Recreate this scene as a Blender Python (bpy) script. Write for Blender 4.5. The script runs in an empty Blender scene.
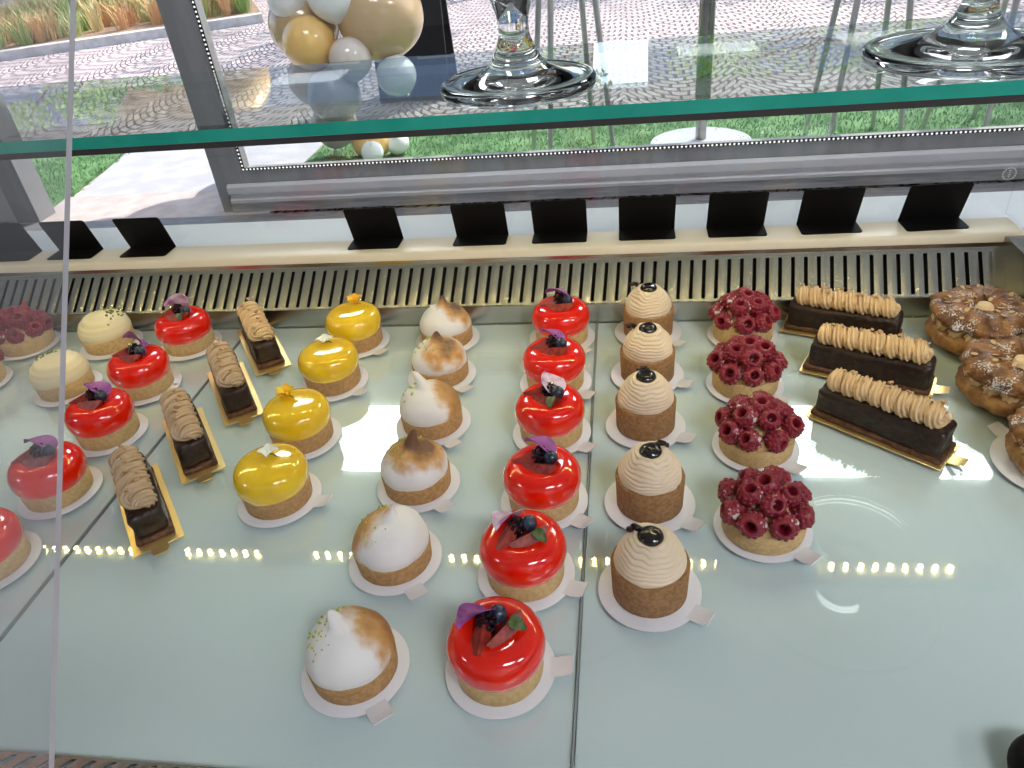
import bpy, bmesh, math, random
from mathutils import Vector, Matrix, noise
R_ = random.Random(7)
PI = math.pi
sc = bpy.context.scene
COL = sc.collection
FLOOR = -0.95          # shop floor below the top of the glass tray (tray top is z = 0 until the final shift)

# ------------------------------------------------------------------ materials
def new_mat(name):
    m = bpy.data.materials.new(name); m.use_nodes = True
    nt = m.node_tree
    for n in list(nt.nodes): nt.nodes.remove(n)
    out = nt.nodes.new('ShaderNodeOutputMaterial')
    return m, nt, out
def N(nt, t, **kw):
    n = nt.nodes.new(t)
    for k, v in kw.items():
        if k in n.inputs.keys() if isinstance(k, str) else False: n.inputs[k].default_value = v
        else: setattr(n, k, v)
    return n
def c4(c): return (c[0], c[1], c[2], 1.0)
def pmat(name, col, rough=.5, metal=0, col2=None, nscale=50, bump=0, bscale=200, coat=0, sss=0, detail=4,
         trans=0, spec=.5, lo=.4, hi=.6, sheen=0, bdist=.001, ior=1.45, aniso=0, stretch=None):
    m, nt, out = new_mat(name)
    b = nt.nodes.new('ShaderNodeBsdfPrincipled')
    nt.links.new(b.outputs[0], out.inputs[0])
    I = b.inputs
    I['Base Color'].default_value = c4(col); I['Roughness'].default_value = rough
    I['Metallic'].default_value = metal; I['Coat Weight'].default_value = coat
    I['Coat Roughness'].default_value = .05; I['IOR'].default_value = ior
    I['Specular IOR Level'].default_value = spec
    I['Transmission Weight'].default_value = trans
    if sss:
        I['Subsurface Weight'].default_value = sss; I['Subsurface Scale'].default_value = .006
        I['Subsurface Radius'].default_value = (1, .5, .3)
    tc = nt.nodes.new('ShaderNodeTexCoord')
    src = tc.outputs['Object']
    if stretch:
        mp = nt.nodes.new('ShaderNodeMapping'); mp.inputs['Scale'].default_value = stretch
        nt.links.new(src, mp.inputs[0]); src = mp.outputs[0]
    if col2:
        nz = nt.nodes.new('ShaderNodeTexNoise'); nz.inputs['Scale'].default_value = nscale; nz.inputs['Detail'].default_value = detail
        nt.links.new(src, nz.inputs['Vector'])
        cr = nt.nodes.new('ShaderNodeValToRGB')
        cr.color_ramp.elements[0].position = lo; cr.color_ramp.elements[0].color = c4(col)
        cr.color_ramp.elements[1].position = hi; cr.color_ramp.elements[1].color = c4(col2)
        nt.links.new(nz.outputs[0], cr.inputs[0]); nt.links.new(cr.outputs[0], I['Base Color'])
    if bump:
        nb = nt.nodes.new('ShaderNodeTexNoise'); nb.inputs['Scale'].default_value = bscale; nb.inputs['Detail'].default_value = 3
        nt.links.new(src, nb.inputs['Vector'])
        bp = nt.nodes.new('ShaderNodeBump'); bp.inputs['Strength'].default_value = bump; bp.inputs['Distance'].default_value = bdist
        nt.links.new(nb.outputs[0], bp.inputs['Height']); nt.links.new(bp.outputs[0], I['Normal'])
    return m
def pane_mat(name, tint=(1, 1, 1), f0=.04, rough=0.0, haze=0.0, hazecol=(.8, .8, .85)):
    """clear sheet glass: straight transmission plus Schlick reflection"""
    m, nt, out = new_mat(name)
    tr = nt.nodes.new('ShaderNodeBsdfTransparent'); tr.inputs[0].default_value = c4(tint)
    gl = nt.nodes.new('ShaderNodeBsdfGlossy'); gl.inputs['Roughness'].default_value = rough
    lw = nt.nodes.new('ShaderNodeLayerWeight'); lw.inputs['Blend'].default_value = .5
    pw = nt.nodes.new('ShaderNodeMath'); pw.operation = 'POWER'; pw.inputs[1].default_value = 5
    ml = nt.nodes.new('ShaderNodeMath'); ml.operation = 'MULTIPLY_ADD'; ml.inputs[1].default_value = 1 - f0; ml.inputs[2].default_value = f0
    mx = nt.nodes.new('ShaderNodeMixShader')
    nt.links.new(lw.outputs['Facing'], pw.inputs[0]); nt.links.new(pw.outputs[0], ml.inputs[0]); nt.links.new(ml.outputs[0], mx.inputs[0])
    a = tr.outputs[0]
    if haze:
        df = nt.nodes.new('ShaderNodeBsdfDiffuse'); df.inputs[0].default_value = c4(hazecol)
        mh = nt.nodes.new('ShaderNodeMixShader'); mh.inputs[0].default_value = haze
        nt.links.new(tr.outputs[0], mh.inputs[1]); nt.links.new(df.outputs[0], mh.inputs[2]); a = mh.outputs[0]
    nt.links.new(a, mx.inputs[1]); nt.links.new(gl.outputs[0], mx.inputs[2]); nt.links.new(mx.outputs[0], out.inputs[0])
    return m
def emit_mat(name, col, s):
    m, nt, out = new_mat(name)
    e = nt.nodes.new('ShaderNodeEmission'); e.inputs[0].default_value = c4(col); e.inputs[1].default_value = s
    nt.links.new(e.outputs[0], out.inputs[0]); return m

M = {}
M['card'] = pmat('white_card', (.74, .72, .76), .38, bump=.5, bscale=700, bdist=.0004)
M['gold'] = pmat('gold_card', (.95, .70, .30), .33, metal=.8, bump=.5, bscale=500, bdist=.0005)
M['shell_dark'] = pmat('sable_dark', (.27, .135, .05), .75, col2=(.37, .20, .085), nscale=260, bump=.7, bscale=900, bdist=.0008)
M['shell'] = pmat('sable_mid', (.40, .22, .085), .75, col2=(.52, .30, .13), nscale=260, bump=.7, bscale=900, bdist=.0008)
M['shell_pale'] = pmat('sable_pale', (.56, .37, .16), .75, col2=(.66, .46, .22), nscale=260, bump=.7, bscale=900, bdist=.0008)
M['red'] = pmat('red_glaze', (.78, .010, .002), .10, col2=(.88, .018, .004), nscale=30, coat=1, bump=.12, bscale=60, bdist=.002)
M['yellow'] = pmat('yellow_glaze', (.82, .50, .010), .13, col2=(.90, .60, .02), nscale=35, coat=1, bump=.12, bscale=60, bdist=.002)
M['white_cream'] = pmat('pale_cream', (.82, .72, .46), .5, bump=.3, bscale=120, bdist=.001)
M['chest'] = pmat('chestnut_cream', (.78, .63, .46), .5, bump=.3, bscale=500, bdist=.0005)
M['coffee'] = pmat('coffee_cream', (.68, .46, .24), .42, col2=(.76, .54, .30), nscale=80, bump=.15, bscale=500, bdist=.0004)
M['coffee_dark'] = pmat('coffee_cream_brown', (.50, .35, .21), .42, col2=(.58, .42, .27), nscale=80, bump=.15, bscale=500, bdist=.0004)
M['choc'] = pmat('chocolate_coat', (.016, .0075, .005), .36, col2=(.034, .016, .009), nscale=120, bump=.8, bscale=170, bdist=.002)
M['choc_gloss'] = pmat('chocolate_glossy', (.012, .008, .008), .15, coat=.6)
M['biscuit'] = pmat('brown_biscuit', (.06, .024, .012), .55, col2=(.15, .065, .03), nscale=200, bump=.5, bscale=400)
M['nut'] = pmat('hazelnut_pieces', (.42, .22, .10), .5, col2=(.62, .42, .24), nscale=300)
M['custard'] = pmat('custard', (.72, .52, .22), .4)
M['strawb'] = pmat('strawberry_flesh', (.20, .010, .008), .35, col2=(.36, .04, .02), nscale=160, coat=.1, bump=.5, bscale=500)
M['blueb'] = pmat('blueberry_skin', (.012, .016, .035), .32, col2=(.05, .07, .12), nscale=150, coat=.3)
M['blackb'] = pmat('blackberry_skin', (.012, .006, .012), .25, coat=.4)
M['petal'] = pmat('violet_petal', (.17, .012, .19), .5, col2=(.36, .10, .36), nscale=60)
M['petal_pale'] = pmat('pale_violet_petal', (.45, .2, .42), .5, col2=(.75, .6, .72), nscale=60)
M['petal_yellow'] = pmat('yellow_petal', (.85, .62, .02), .5, col2=(.9, .45, .02), nscale=80)
M['petal_white'] = pmat('white_petal', (.78, .80, .72), .5)
M['leaf'] = pmat('green_leaflet', (.05, .09, .02), .5, col2=(.12, .16, .06), nscale=200)
M['zest'] = pmat('lime_zest', (.42, .50, .06), .5)
M['pist'] = pmat('pistachio_bits', (.09, .12, .02), .6, col2=(.25, .27, .06), nscale=400)
M['rasp'] = pmat('raspberry_skin', (.20, .006, .018), .42, col2=(.30, .014, .03), nscale=90, coat=.12)
M['choux'] = pmat('baked_choux', (.20, .075, .018), .5, col2=(.42, .21, .06), nscale=45, bump=.8, bscale=150, bdist=.003, coat=.25)
M['almond'] = pmat('almond_flakes', (.62, .42, .22), .6)
M['steel'] = pmat('brushed_steel', (.58, .57, .55), .25, metal=1, bump=.15, bscale=90, bdist=.0006, stretch=(1, 30, 30))
M['steel_dark'] = pmat('dark_steel', (.30, .29, .28), .25, metal=1)
M['channel'] = pmat('dark_channel', (.05, .042, .042), .4)
M['black'] = pmat('matt_black', (.0035, .0035, .0055), .6, spec=.25)
M['void'] = pmat('dark_inside', (.004, .004, .004), .9)
M['ledge'] = pmat('cream_enamel', (.74, .67, .56), .35)
M['white_paint'] = pmat('white_enamel', (.80, .85, .93), .45)
M['tray_white'] = pmat('milky_back_panel', (.68, .76, .79), .07)
M['tray_glass'] = pane_mat('tray_glass', (.975, .99, .985))
M['glass'] = pane_mat('clear_glass', (.98, .99, .985))
M['shelf_glass'] = pane_mat('shelf_glass', (.90, .95, .93), f0=.05)
M['acrylic'] = pane_mat('acrylic_sheet', (.95, .95, .96), f0=.05, haze=.045)
M['acrylic_edge'] = pmat('acrylic_edge', (.50, .48, .52), .25)
M['green_edge'] = pmat('green_glass_edge', (.015, .36, .27), .12, col2=(.03, .42, .32), nscale=12)
M['led'] = emit_mat('warm_led', (1, .82, .30), 150)
M['led_white'] = emit_mat('white_led', (1, .98, .96), 1.3)
M['crystal'] = pmat('moulded_glass', (.97, 1, .99), .0, trans=1, ior=1.48)

def meringue_mat(name, ax, thr, dark=(.34, .14, .04)):
    """torched meringue: browned where the flame went (fixed direction in object space plus noise)"""
    m, nt, out = new_mat(name)
    b = nt.nodes.new('ShaderNodeBsdfPrincipled'); nt.links.new(b.outputs[0], out.inputs[0])
    b.inputs['Roughness'].default_value = .5
    tc = nt.nodes.new('ShaderNodeTexCoord')
    dot = nt.nodes.new('ShaderNodeVectorMath'); dot.operation = 'DOT_PRODUCT'; dot.inputs[1].default_value = ax
    nt.links.new(tc.outputs['Object'], dot.inputs[0])
    nz = nt.nodes.new('ShaderNodeTexNoise'); nz.inputs['Scale'].default_value = 55; nz.inputs['Detail'].default_value = 5
    nt.links.new(tc.outputs['Object'], nz.inputs['Vector'])
    ma = nt.nodes.new('ShaderNodeMath'); ma.operation = 'MULTIPLY_ADD'; ma.inputs[1].default_value = 28; ma.inputs[2].default_value = thr
    nt.links.new(dot.outputs['Value'], ma.inputs[0])
    ad = nt.nodes.new('ShaderNodeMath'); ad.operation = 'MULTIPLY_ADD'; ad.inputs[1].default_value = .9
    nt.links.new(nz.outputs[0], ad.inputs[0]); nt.links.new(ma.outputs[0], ad.inputs[2])
    cr = nt.nodes.new('ShaderNodeValToRGB'); e = cr.color_ramp.elements
    e[0].position = .45; e[0].color = (.78, .75, .74, 1); e[1].position = .72; e[1].color = (.58, .31, .11, 1)
    x = e.new(.97); x.color = c4(dark)
    nt.links.new(ad.outputs[0], cr.inputs[0]); nt.links.new(cr.outputs[0], b.inputs['Base Color'])
    nb = nt.nodes.new('ShaderNodeTexNoise'); nb.inputs['Scale'].default_value = 90
    nt.links.new(tc.outputs['Object'], nb.inputs['Vector'])
    bp = nt.nodes.new('ShaderNodeBump'); bp.inputs['Strength'].default_value = .3; bp.inputs['Distance'].default_value = .0015
    nt.links.new(nb.outputs[0], bp.inputs['Height']); nt.links.new(bp.outputs[0], b.inputs['Normal'])
    return m
def sugar_mat(name, base, base2, amount=.62, rough=.42, scale=260, bump=.0):
    """base skin with a patchy dusting of icing sugar"""
    m, nt, out = new_mat(name)
    b = nt.nodes.new('ShaderNodeBsdfPrincipled'); nt.links.new(b.outputs[0], out.inputs[0]); b.inputs['Roughness'].default_value = rough
    tc = nt.nodes.new('ShaderNodeTexCoord')
    n1 = nt.nodes.new('ShaderNodeTexNoise'); n1.inputs['Scale'].default_value = scale; n1.inputs['Detail'].default_value = 3
    n2 = nt.nodes.new('ShaderNodeTexNoise'); n2.inputs['Scale'].default_value = 45
    n3 = nt.nodes.new('ShaderNodeTexNoise'); n3.inputs['Scale'].default_value = 60; n3.inputs['Detail'].default_value = 3
    for n in (n1, n2, n3): nt.links.new(tc.outputs['Object'], n.inputs['Vector'])
    ad = nt.nodes.new('ShaderNodeMath'); ad.operation = 'MULTIPLY_ADD'; ad.inputs[1].default_value = .6
    nt.links.new(n1.outputs[0], ad.inputs[0])
    m2 = nt.nodes.new('ShaderNodeMath'); m2.operation = 'MULTIPLY'; m2.inputs[1].default_value = .55
    nt.links.new(n2.outputs[0], m2.inputs[0]); nt.links.new(m2.outputs[0], ad.inputs[2])
    cr = nt.nodes.new('ShaderNodeValToRGB'); cr.color_ramp.elements[0].position = amount; cr.color_ramp.elements[1].position = amount + .06
    nt.links.new(ad.outputs[0], cr.inputs[0])
    c3 = nt.nodes.new('ShaderNodeValToRGB'); c3.color_ramp.elements[0].position = .35; c3.color_ramp.elements[0].color = c4(base)
    c3.color_ramp.elements[1].position = .65; c3.color_ramp.elements[1].color = c4(base2)
    nt.links.new(n3.outputs[0], c3.inputs[0])
    mx = nt.nodes.new('ShaderNodeMix'); mx.data_type = 'RGBA'; mx.inputs['B'].default_value = (.72, .66, .64, 1)
    nt.links.new(cr.outputs[0], mx.inputs['Factor']); nt.links.new(c3.outputs[0], mx.inputs['A']); nt.links.new(mx.outputs['Result'], b.inputs['Base Color'])
    if bump:
        bp = nt.nodes.new('ShaderNodeBump'); bp.inputs['Strength'].default_value = bump; bp.inputs['Distance'].default_value = .003
        nt.links.new(n3.outputs[0], bp.inputs['Height']); nt.links.new(bp.outputs[0], b.inputs['Normal'])
    return m
M['rasp_sugar'] = sugar_mat('raspberry_dusted', (.19, .008, .022), (.30, .018, .035), .67, .36)
M['choux_sugar'] = sugar_mat('choux_dusted', (.10, .032, .009), (.34, .15, .04), .64, .45, 520, 1.2)

# ------------------------------------------------------------------ mesh helpers
class MB:
    def __init__(s): s.v = []; s.f = []; s.m = []
    def add(s, vs, fs, mat=0, X=None):
        o = len(s.v)
        for p in vs:
            p = Vector(p)
            s.v.append(tuple(X @ p) if X is not None else tuple(p))
        for f in fs: s.f.append(tuple(o + i for i in f)); s.m.append(mat)
        return s
    def mesh(s, name, mats, angle=40, flat=False):
        me = bpy.data.meshes.new(name); me.from_pydata(s.v, [], s.f); me.update()
        for m in (mats if isinstance(mats, (list, tuple)) else [mats]): me.materials.append(m)
        if any(s.m): me.polygons.foreach_set('material_index', s.m)
        if not flat:
            me.polygons.foreach_set('use_smooth', [True] * len(me.polygons))
            me.set_sharp_from_angle(angle=math.radians(angle))
        bm = bmesh.new(); bm.from_mesh(me); bmesh.ops.recalc_face_normals(bm, faces=bm.faces); bm.to_mesh(me); bm.free()
        return me
    def build(s, name, mats, parent=None, **kw):
        return inst(s.mesh(name, mats, **kw), name, parent)
def inst(me, name, parent=None, loc=(0, 0, 0), rot=(0, 0, 0), scale=(1, 1, 1)):
    o = bpy.data.objects.new(name, me); COL.objects.link(o)
    o.location = loc; o.rotation_euler = rot; o.scale = scale
    if parent: o.parent = parent
    return o
def tag(o, label, cat, group=None, kind=None):
    if label: o['label'] = label
    if cat: o['category'] = cat
    if group: o['group'] = group
    if kind: o['kind'] = kind
    return o
def thing(name, label, cat, loc=(0, 0, 0), rz=0, group=None):
    o = bpy.data.objects.new(name, None); COL.objects.link(o); o.empty_display_size = .02
    o.location = loc; o.rotation_euler = (0, 0, rz)
    return tag(o, label, cat, group)
def box(mb, x0, x1, y0, y1, z0, z1, mat=0, X=None):
    v = [(x, y, z) for z in (z0, z1) for y in (y0, y1) for x in (x0, x1)]
    return mb.add(v, [(0, 2, 3, 1), (4, 5, 7, 6), (0, 1, 5, 4), (2, 6, 7, 3), (0, 4, 6, 2), (1, 3, 7, 5)], mat, X)
def rbox(mb, x0, x1, y0, y1, z0, z1, r, mat=0, X=None, seg=2, disp=0, sub=0, seed=0):
    bm = bmesh.new(); bmesh.ops.create_cube(bm, size=1)
    for v in bm.verts:
        v.co = Vector(((x0 + x1) / 2 + v.co.x * (x1 - x0), (y0 + y1) / 2 + v.co.y * (y1 - y0), (z0 + z1) / 2 + v.co.z * (z1 - z0)))
    bmesh.ops.bevel(bm, geom=list(bm.edges), offset=r, segments=seg, affect='EDGES', profile=.5)
    if sub:
        bmesh.ops.subdivide_edges(bm, edges=[e for e in bm.edges if e.calc_length() > r * 1.5], cuts=sub, use_grid_fill=True)
        for v in bm.verts:
            v.co += noise.noise_vector(v.co * 60 + Vector((seed, 0, 0))) * disp
    bm.verts.index_update()
    mb.add([v.co.copy() for v in bm.verts], [[v.index for v in f.verts] for f in bm.faces], mat, X); bm.free(); return mb
def crom(pts, n=6):
    P = [pts[0]] + list(pts) + [pts[-1]]; out = []
    for i in range(1, len(P) - 2):
        a, b, c, d = [Vector(p) for p in P[i - 1:i + 3]]
        for k in range(n):
            t = k / n
            out.append(tuple(.5 * ((2 * b) + (c - a) * t + (2 * a - 5 * b + 4 * c - d) * t * t + (3 * b - a - 3 * c + d) * t ** 3)))
    out.append(tuple(pts[-1])); return out
def lathe(mb, prof, seg=48, mat=0, X=None, fn=None):
    vs = []; rings = []
    for r, z in prof:
        if r < 1e-6: rings.append([len(vs)]); vs.append(Vector((0, 0, z)))
        else:
            rings.append(list(range(len(vs), len(vs) + seg)))
            vs += [Vector((r * math.cos(2 * PI * k / seg), r * math.sin(2 * PI * k / seg), z)) for k in range(seg)]
    if fn: vs = [fn(v) for v in vs]
    fs = []
    for a, b in zip(rings, rings[1:]):
        for k in range(seg):
            k2 = (k + 1) % seg
            if len(a) == 1 and len(b) == 1: continue
            if len(a) == 1: fs.append((a[0], b[k2], b[k]))
            elif len(b) == 1: fs.append((a[k], a[k2], b[0]))
            else: fs.append((a[k], a[k2], b[k2], b[k]))
    return mb.add(vs, fs, mat, X)
def tube(mb, path, rad, seg=10, mat=0, X=None, star=None, closed=False, flat=1.0):
    """sweep; rad is a number or f(t); star = (points, depth, twist turns) gives a piping-nozzle section"""
    P = [Vector(p) for p in path]; n = len(P); vs = []; fs = []
    T = []
    for i in range(n):
        a = P[(i - 1) % n] if closed or i > 0 else P[0]; b = P[(i + 1) % n] if closed or i < n - 1 else P[-1]
        T.append((b - a).normalized())
    up = Vector((0, 0, 1)) if abs(T[0].z) < .9 else Vector((1, 0, 0))
    nrm = (up - T[0] * up.dot(T[0])).normalized()
    for i in range(n):
        nrm = (nrm - T[i] * nrm.dot(T[i])).normalized(); bn = T[i].cross(nrm)
        t = i / max(1, n - 1); r = rad(t) if callable(rad) else rad
        for k in range(seg):
            a = 2 * PI * k / seg; q = r
            if star: q = r * (1 - star[1] * (.5 - .5 * math.cos(star[0] * a + 2 * PI * star[2] * t * star[0])))
            vs.append(P[i] + nrm * math.cos(a) * q * flat + bn * math.sin(a) * q)
    for i in range(n if closed else n - 1):
        j = (i + 1) % n
        for k in range(seg):
            k2 = (k + 1) % seg; fs.append((i * seg + k, i * seg + k2, j * seg + k2, j * seg + k))
    if not closed: fs.append(tuple(range(seg))[::-1]); fs.append(tuple((n - 1) * seg + k for k in range(seg)))
    return mb.add(vs, fs, mat, X)
def ico(mb, c, r, sub=2, mat=0, X=None, scale=(1, 1, 1), disp=0, seed=0):
    bm = bmesh.new(); bmesh.ops.create_icosphere(bm, subdivisions=sub, radius=1)
    for v in bm.verts:
        q = v.co.copy()
        if disp: q *= 1 + disp * noise.noise(v.co * 1.7 + Vector((seed, seed * .7, 0)))
        v.co = Vector((c[0] + q.x * r * scale[0], c[1] + q.y * r * scale[1], c[2] + q.z * r * scale[2]))
    bm.verts.index_update()
    mb.add([v.co.copy() for v in bm.verts], [[v.index for v in f.verts] for f in bm.faces], mat, X); bm.free(); return mb
def sheet(mb, f, nu, nv, th, mat=0, X=None):
    """curved sheet f(u,v) with real thickness th"""
    top = [Vector(f(i / nu, j / nv)) for j in range(nv + 1) for i in range(nu + 1)]
    W = nu + 1; nor = []
    for j in range(nv + 1):
        for i in range(W):
            a = top[j * W + min(i + 1, nu)] - top[j * W + max(i - 1, 0)]; b = top[min(j + 1, nv) * W + i] - top[max(j - 1, 0) * W + i]
            q = a.cross(b); nor.append(q.normalized() if q.length > 1e-12 else Vector((0, 0, 1)))
    vs = top + [p - n * th for p, n in zip(top, nor)]; K = len(top); fs = []
    for j in range(nv):
        for i in range(nu):
            a = j * W + i; fs.append((a, a + 1, a + W + 1, a + W)); fs.append((K + a, K + a + W, K + a + W + 1, K + a + 1))
    for i in range(nu):
        fs.append((i, K + i, K + i + 1, i + 1)); a = nv * W + i; fs.append((a, a + 1, K + a + 1, K + a))
    for j in range(nv):
        a = j * W; fs.append((a, a + W, K + a + W, K + a)); a = j * W + nu; fs.append((a, K + a, K + a + W, a + W))
    return mb.add(vs, fs, mat, X)
def prism(mb, poly, z0, z1, mat=0, X=None):
    n = len(poly); v = [(x, y, z0) for x, y in poly] + [(x, y, z1) for x, y in poly]
    return mb.add(v, [tuple(range(n))[::-1], tuple(range(n, 2 * n))] + [(i, (i + 1) % n, n + (i + 1) % n, n + i) for i in range(n)], mat, X)
def extr(mb, prof, x0, x1, mat=0):
    """profile of (y,z) points pushed along x"""
    n = len(prof); v = [(x0, y, z) for y, z in prof] + [(x1, y, z) for y, z in prof]
    return mb.add(v, [tuple(range(n)), tuple(range(n, 2 * n))[::-1]] + [(i, n + i, n + (i + 1) % n, (i + 1) % n) for i in range(n)], mat)
def TR(loc=(0, 0, 0), rot=(0, 0, 0), s=(1, 1, 1)):
    from mathutils import Euler
    return Matrix.Translation(loc) @ Euler(rot).to_matrix().to_4x4() @ Matrix.Diagonal((s[0], s[1], s[2], 1))

ORD = ['frontmost', 'second from the front', 'third from the front', 'fourth from the front', 'fifth from the front', 'rearmost']
CARD_T = .0013
# ------------------------------------------------------------------ cards under the pastries
def card(x, y, tab, label, r=.0425):
    mb = MB(); R = r; n = 56
    th = 0 if tab is None else math.radians(tab)
    w = .0085
    lathe(mb, [(0, 0), (R - .0004, 0), (R, .0005), (R, .0009), (R - .0004, CARD_T - .0001), (0, CARD_T - .0001)], n)
    if tab is not None:
        t0 = R - .004
        def f(u, v):
            L = .0175; a = u * L; ww = w * (1 if u < .85 else .85)
            return (math.cos(th) * (t0 + a) - math.sin(th) * (v - .5) * 2 * ww, math.sin(th) * (t0 + a) + math.cos(th) * (v - .5) * 2 * ww, CARD_T - .0001 + .004 * u * u)
        sheet(mb, f, 6, 2, .0009)
    o = mb.build('cake_card', M['card']); o.location = (x, y, 0.0002)
    return tag(o, label, 'cake card', 'small round cards under the pastries')
def gold_card(x, y, ang, label, L=.137, W=.047):
    mb = MB(); rbox(mb, -L / 2, L / 2, -W / 2, W / 2, 0, CARD_T - .0001, .0003, seg=1)
    sheet(mb, lambda u, v: (L / 2 - .002 + u * .016, (v - .5) * .016 * (1 if u < .8 else .8), CARD_T - .0002 + .003 * u * u), 5, 2, .0008)
    rim = MB()
    o = mb.build('gold_cake_board', M['gold']); o.location = (x, y, .0002); o.rotation_euler = (0, 0, ang)
    return tag(o, label, 'cake board', 'rectangular gold boards under the log cakes')

# ------------------------------------------------------------------ shared pastry meshes
def shell_mesh(name, r, h, mat, wall=.0035, taper=.97):
    def fn(v):
        n_ = noise.noise(v * 140); rr = 1 + .008 * n_
        return Vector((v.x * rr, v.y * rr, v.z + (.0006 * n_ if v.z > h * .8 else 0)))
    p = [(0, 0), (r * taper - .001, 0), (r * taper, .001), (r * (taper + 1) / 2, h * .5), (r, h - .001), (r - .0008, h), (r - wall, h), (r - wall - .0003, h - .003), (0, h - .003)]
    return lathe(MB(), p, 64, fn=fn).mesh(name, mat, angle=50)
SH_RED = shell_mesh('tart_shell', .0345, .020, M['shell_pale'])
SH_YEL = shell_mesh('tart_shell', .0345, .021, M['shell'])
SH_MER = shell_mesh('tart_shell', .0345, .020, M['shell'])
SH_MONT = shell_mesh('tart_shell', .0318, .034, M['shell_dark'])
SH_RASP = shell_mesh('tart_shell', .0370, .021, M['shell_pale'])
def glaze_mesh(name, prof, mat, amp=.02):
    def fn(v):
        k = 1 + amp * noise.noise(v * 28); return Vector((v.x * k, v.y * k, v.z * (1 + .3 * amp * noise.noise(v * 35))))
    return lathe(MB(), crom(prof, 6), 64, fn=fn).mesh(name, mat, angle=80)
GL_RED = glaze_mesh('red_glaze', [(0, .0175), (.030, .0175), (.0352, .0205), (.0372, .028), (.0362, .037), (.0315, .0445), (.024, .0480), (.0165, .0470), (.010, .0445), (0, .0435)], M['red'])
GL_YEL = glaze_mesh('yellow_glaze', [(0, .0185), (.030, .0185), (.0345, .0215), (.0368, .029), (.0362, .037), (.0325, .0445), (.0250, .0485), (.0140, .0502), (0, .0505)], M['yellow'], .015)

def strawberry(mb, X, s=1.0, mat=0):
    # lengthwise wedge: rounded red outside, flat cut faces
    n = 14; vs = []; fs = []
    for i in range(n + 1):
        t = i / n; z = (t - .5) * .026 * s; r = .0105 * s * math.sqrt(max(0, math.sin(PI * t ** .75))) * (1 - .25 * t)
        vs.append((0, 0, z))
        for k in range(7):
            a = -.75 + 1.5 * k / 6; vs.append((r * math.cos(a), r * math.sin(a), z))
    W = 8
    for i in range(n):
        a = i * W; b = a + W
        for k in range(1, 7): fs.append((a + k, a + k + 1, b + k + 1, b + k))
        fs.append((a, a + 1, b + 1, b)); fs.append((a + 7, a, b, b + 7))
    mb.add(vs, fs, mat, X)
def blueberry(mb, c, r, mat=0):
    prof = [(0, -1), (.4, -.92), (.8, -.6), (1, 0), (.86, .52), (.5, .84), (.34, .93), (.3, .98), (.22, .86), (0, .82)]
    a = R_.uniform(-.5, .5); b = R_.uniform(-.5, .5)
    lathe(mb, [(p * r, q * r) for p, q in crom(prof, 3)], 20, mat, TR(c, (a, b, 0)))
def petal(mb, X, L=.022, W=.016, mat=0, curl=.006):
    def f(u, v):
        w = W * math.sin(PI * min(1, .12 + u * .88) ** .8) * .5 + .0008
        return ((u - .5) * L, (v - .5) * 2 * w, curl * (math.sin(PI * u) + ((v - .5) * 2) ** 2 * .6 + .12 * math.sin(9 * v + 5 * u)))
    sheet(mb, f, 9, 6, .0004, mat, X)

def red_tart(x, y, label, group, spec, rz=0):
    t = thing('strawberry_glazed_tart', label, 'tart', (x, y, CARD_T + .0003), rz, group)
    inst(SH_RED, 'tart_shell', t); inst(GL_RED, 'glaze', t)
    for kind, px, py, pz, rot, s in spec:
        mb = MB()
        if kind == 'strawberry': strawberry(mb, TR((px, py, pz), rot), s); mb.build('strawberry_slice', M['strawb'], t)
        elif kind == 'blueberry': blueberry(mb, (px, py, pz), .0062 * s); mb.build('blueberry', M['blueb'], t)
        elif kind == 'blackberry':
            rb = random.Random(int(px * 1e5) + 3)
            for k in range(26):
                ph = math.acos(1 - 2 * (k + .5) / 26); th = k * 2.4
                ico(mb, (px + .0052 * s * math.sin(ph) * math.cos(th), py + .0052 * s * math.sin(ph) * math.sin(th), pz + .0058 * s * math.cos(ph)), .0021 * s, 1)
            mb.build('blackberry', M['blackb'], t)
        elif kind in ('petal', 'pale_petal'):
            petal(mb, TR((px, py, pz), rot), .024 * s, .022 * s); mb.build('flower_petal', M['petal' if kind == 'petal' else 'petal_pale'], t)
        elif kind == 'leaf': petal(mb, TR((px, py, pz), rot), .015 * s, .009 * s, curl=.002); mb.build('green_leaf', M['leaf'], t)
    return t
Zt = .0490
def spec(a, fl=0, leaf=True, pal=False, tall=0, wide=1.0):
    """fruit laid across the dimple, turned by angle a"""
    c, s = math.cos(a), math.sin(a)
    def q(u, v): return u * c - v * s, u * s + v * c
    L = []
    u, v = q(.002, -.009); L.append(('strawberry', u, v, Zt + .0045, (.25, 1.40, a + .15), 1.40 * wide))
    u, v = q(-.014, -.001); L.append(('strawberry', u, v, Zt + .0060, (.4, 1.2, a + .9), 1.15))
    u, v = q(.009, .003); L.append(('blueberry', u, v, Zt + .003, None, 1.12))
    u, v = q(-.002, .005); L.append(('blackberry', u, v, Zt + .003, None, 1.25))
    u, v = q(-.006, .013); L.append(('pale_petal' if pal else 'petal', u, v, Zt + .0035 + tall, (.5 + .5 * (tall > 0), -.25, a + 2.6 + fl), 1.3))
    if leaf: u, v = q(.010, -.015); L.append(('leaf', u, v, Zt + .003, (.3, .35, a - 1.3), .95))
    return L

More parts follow.
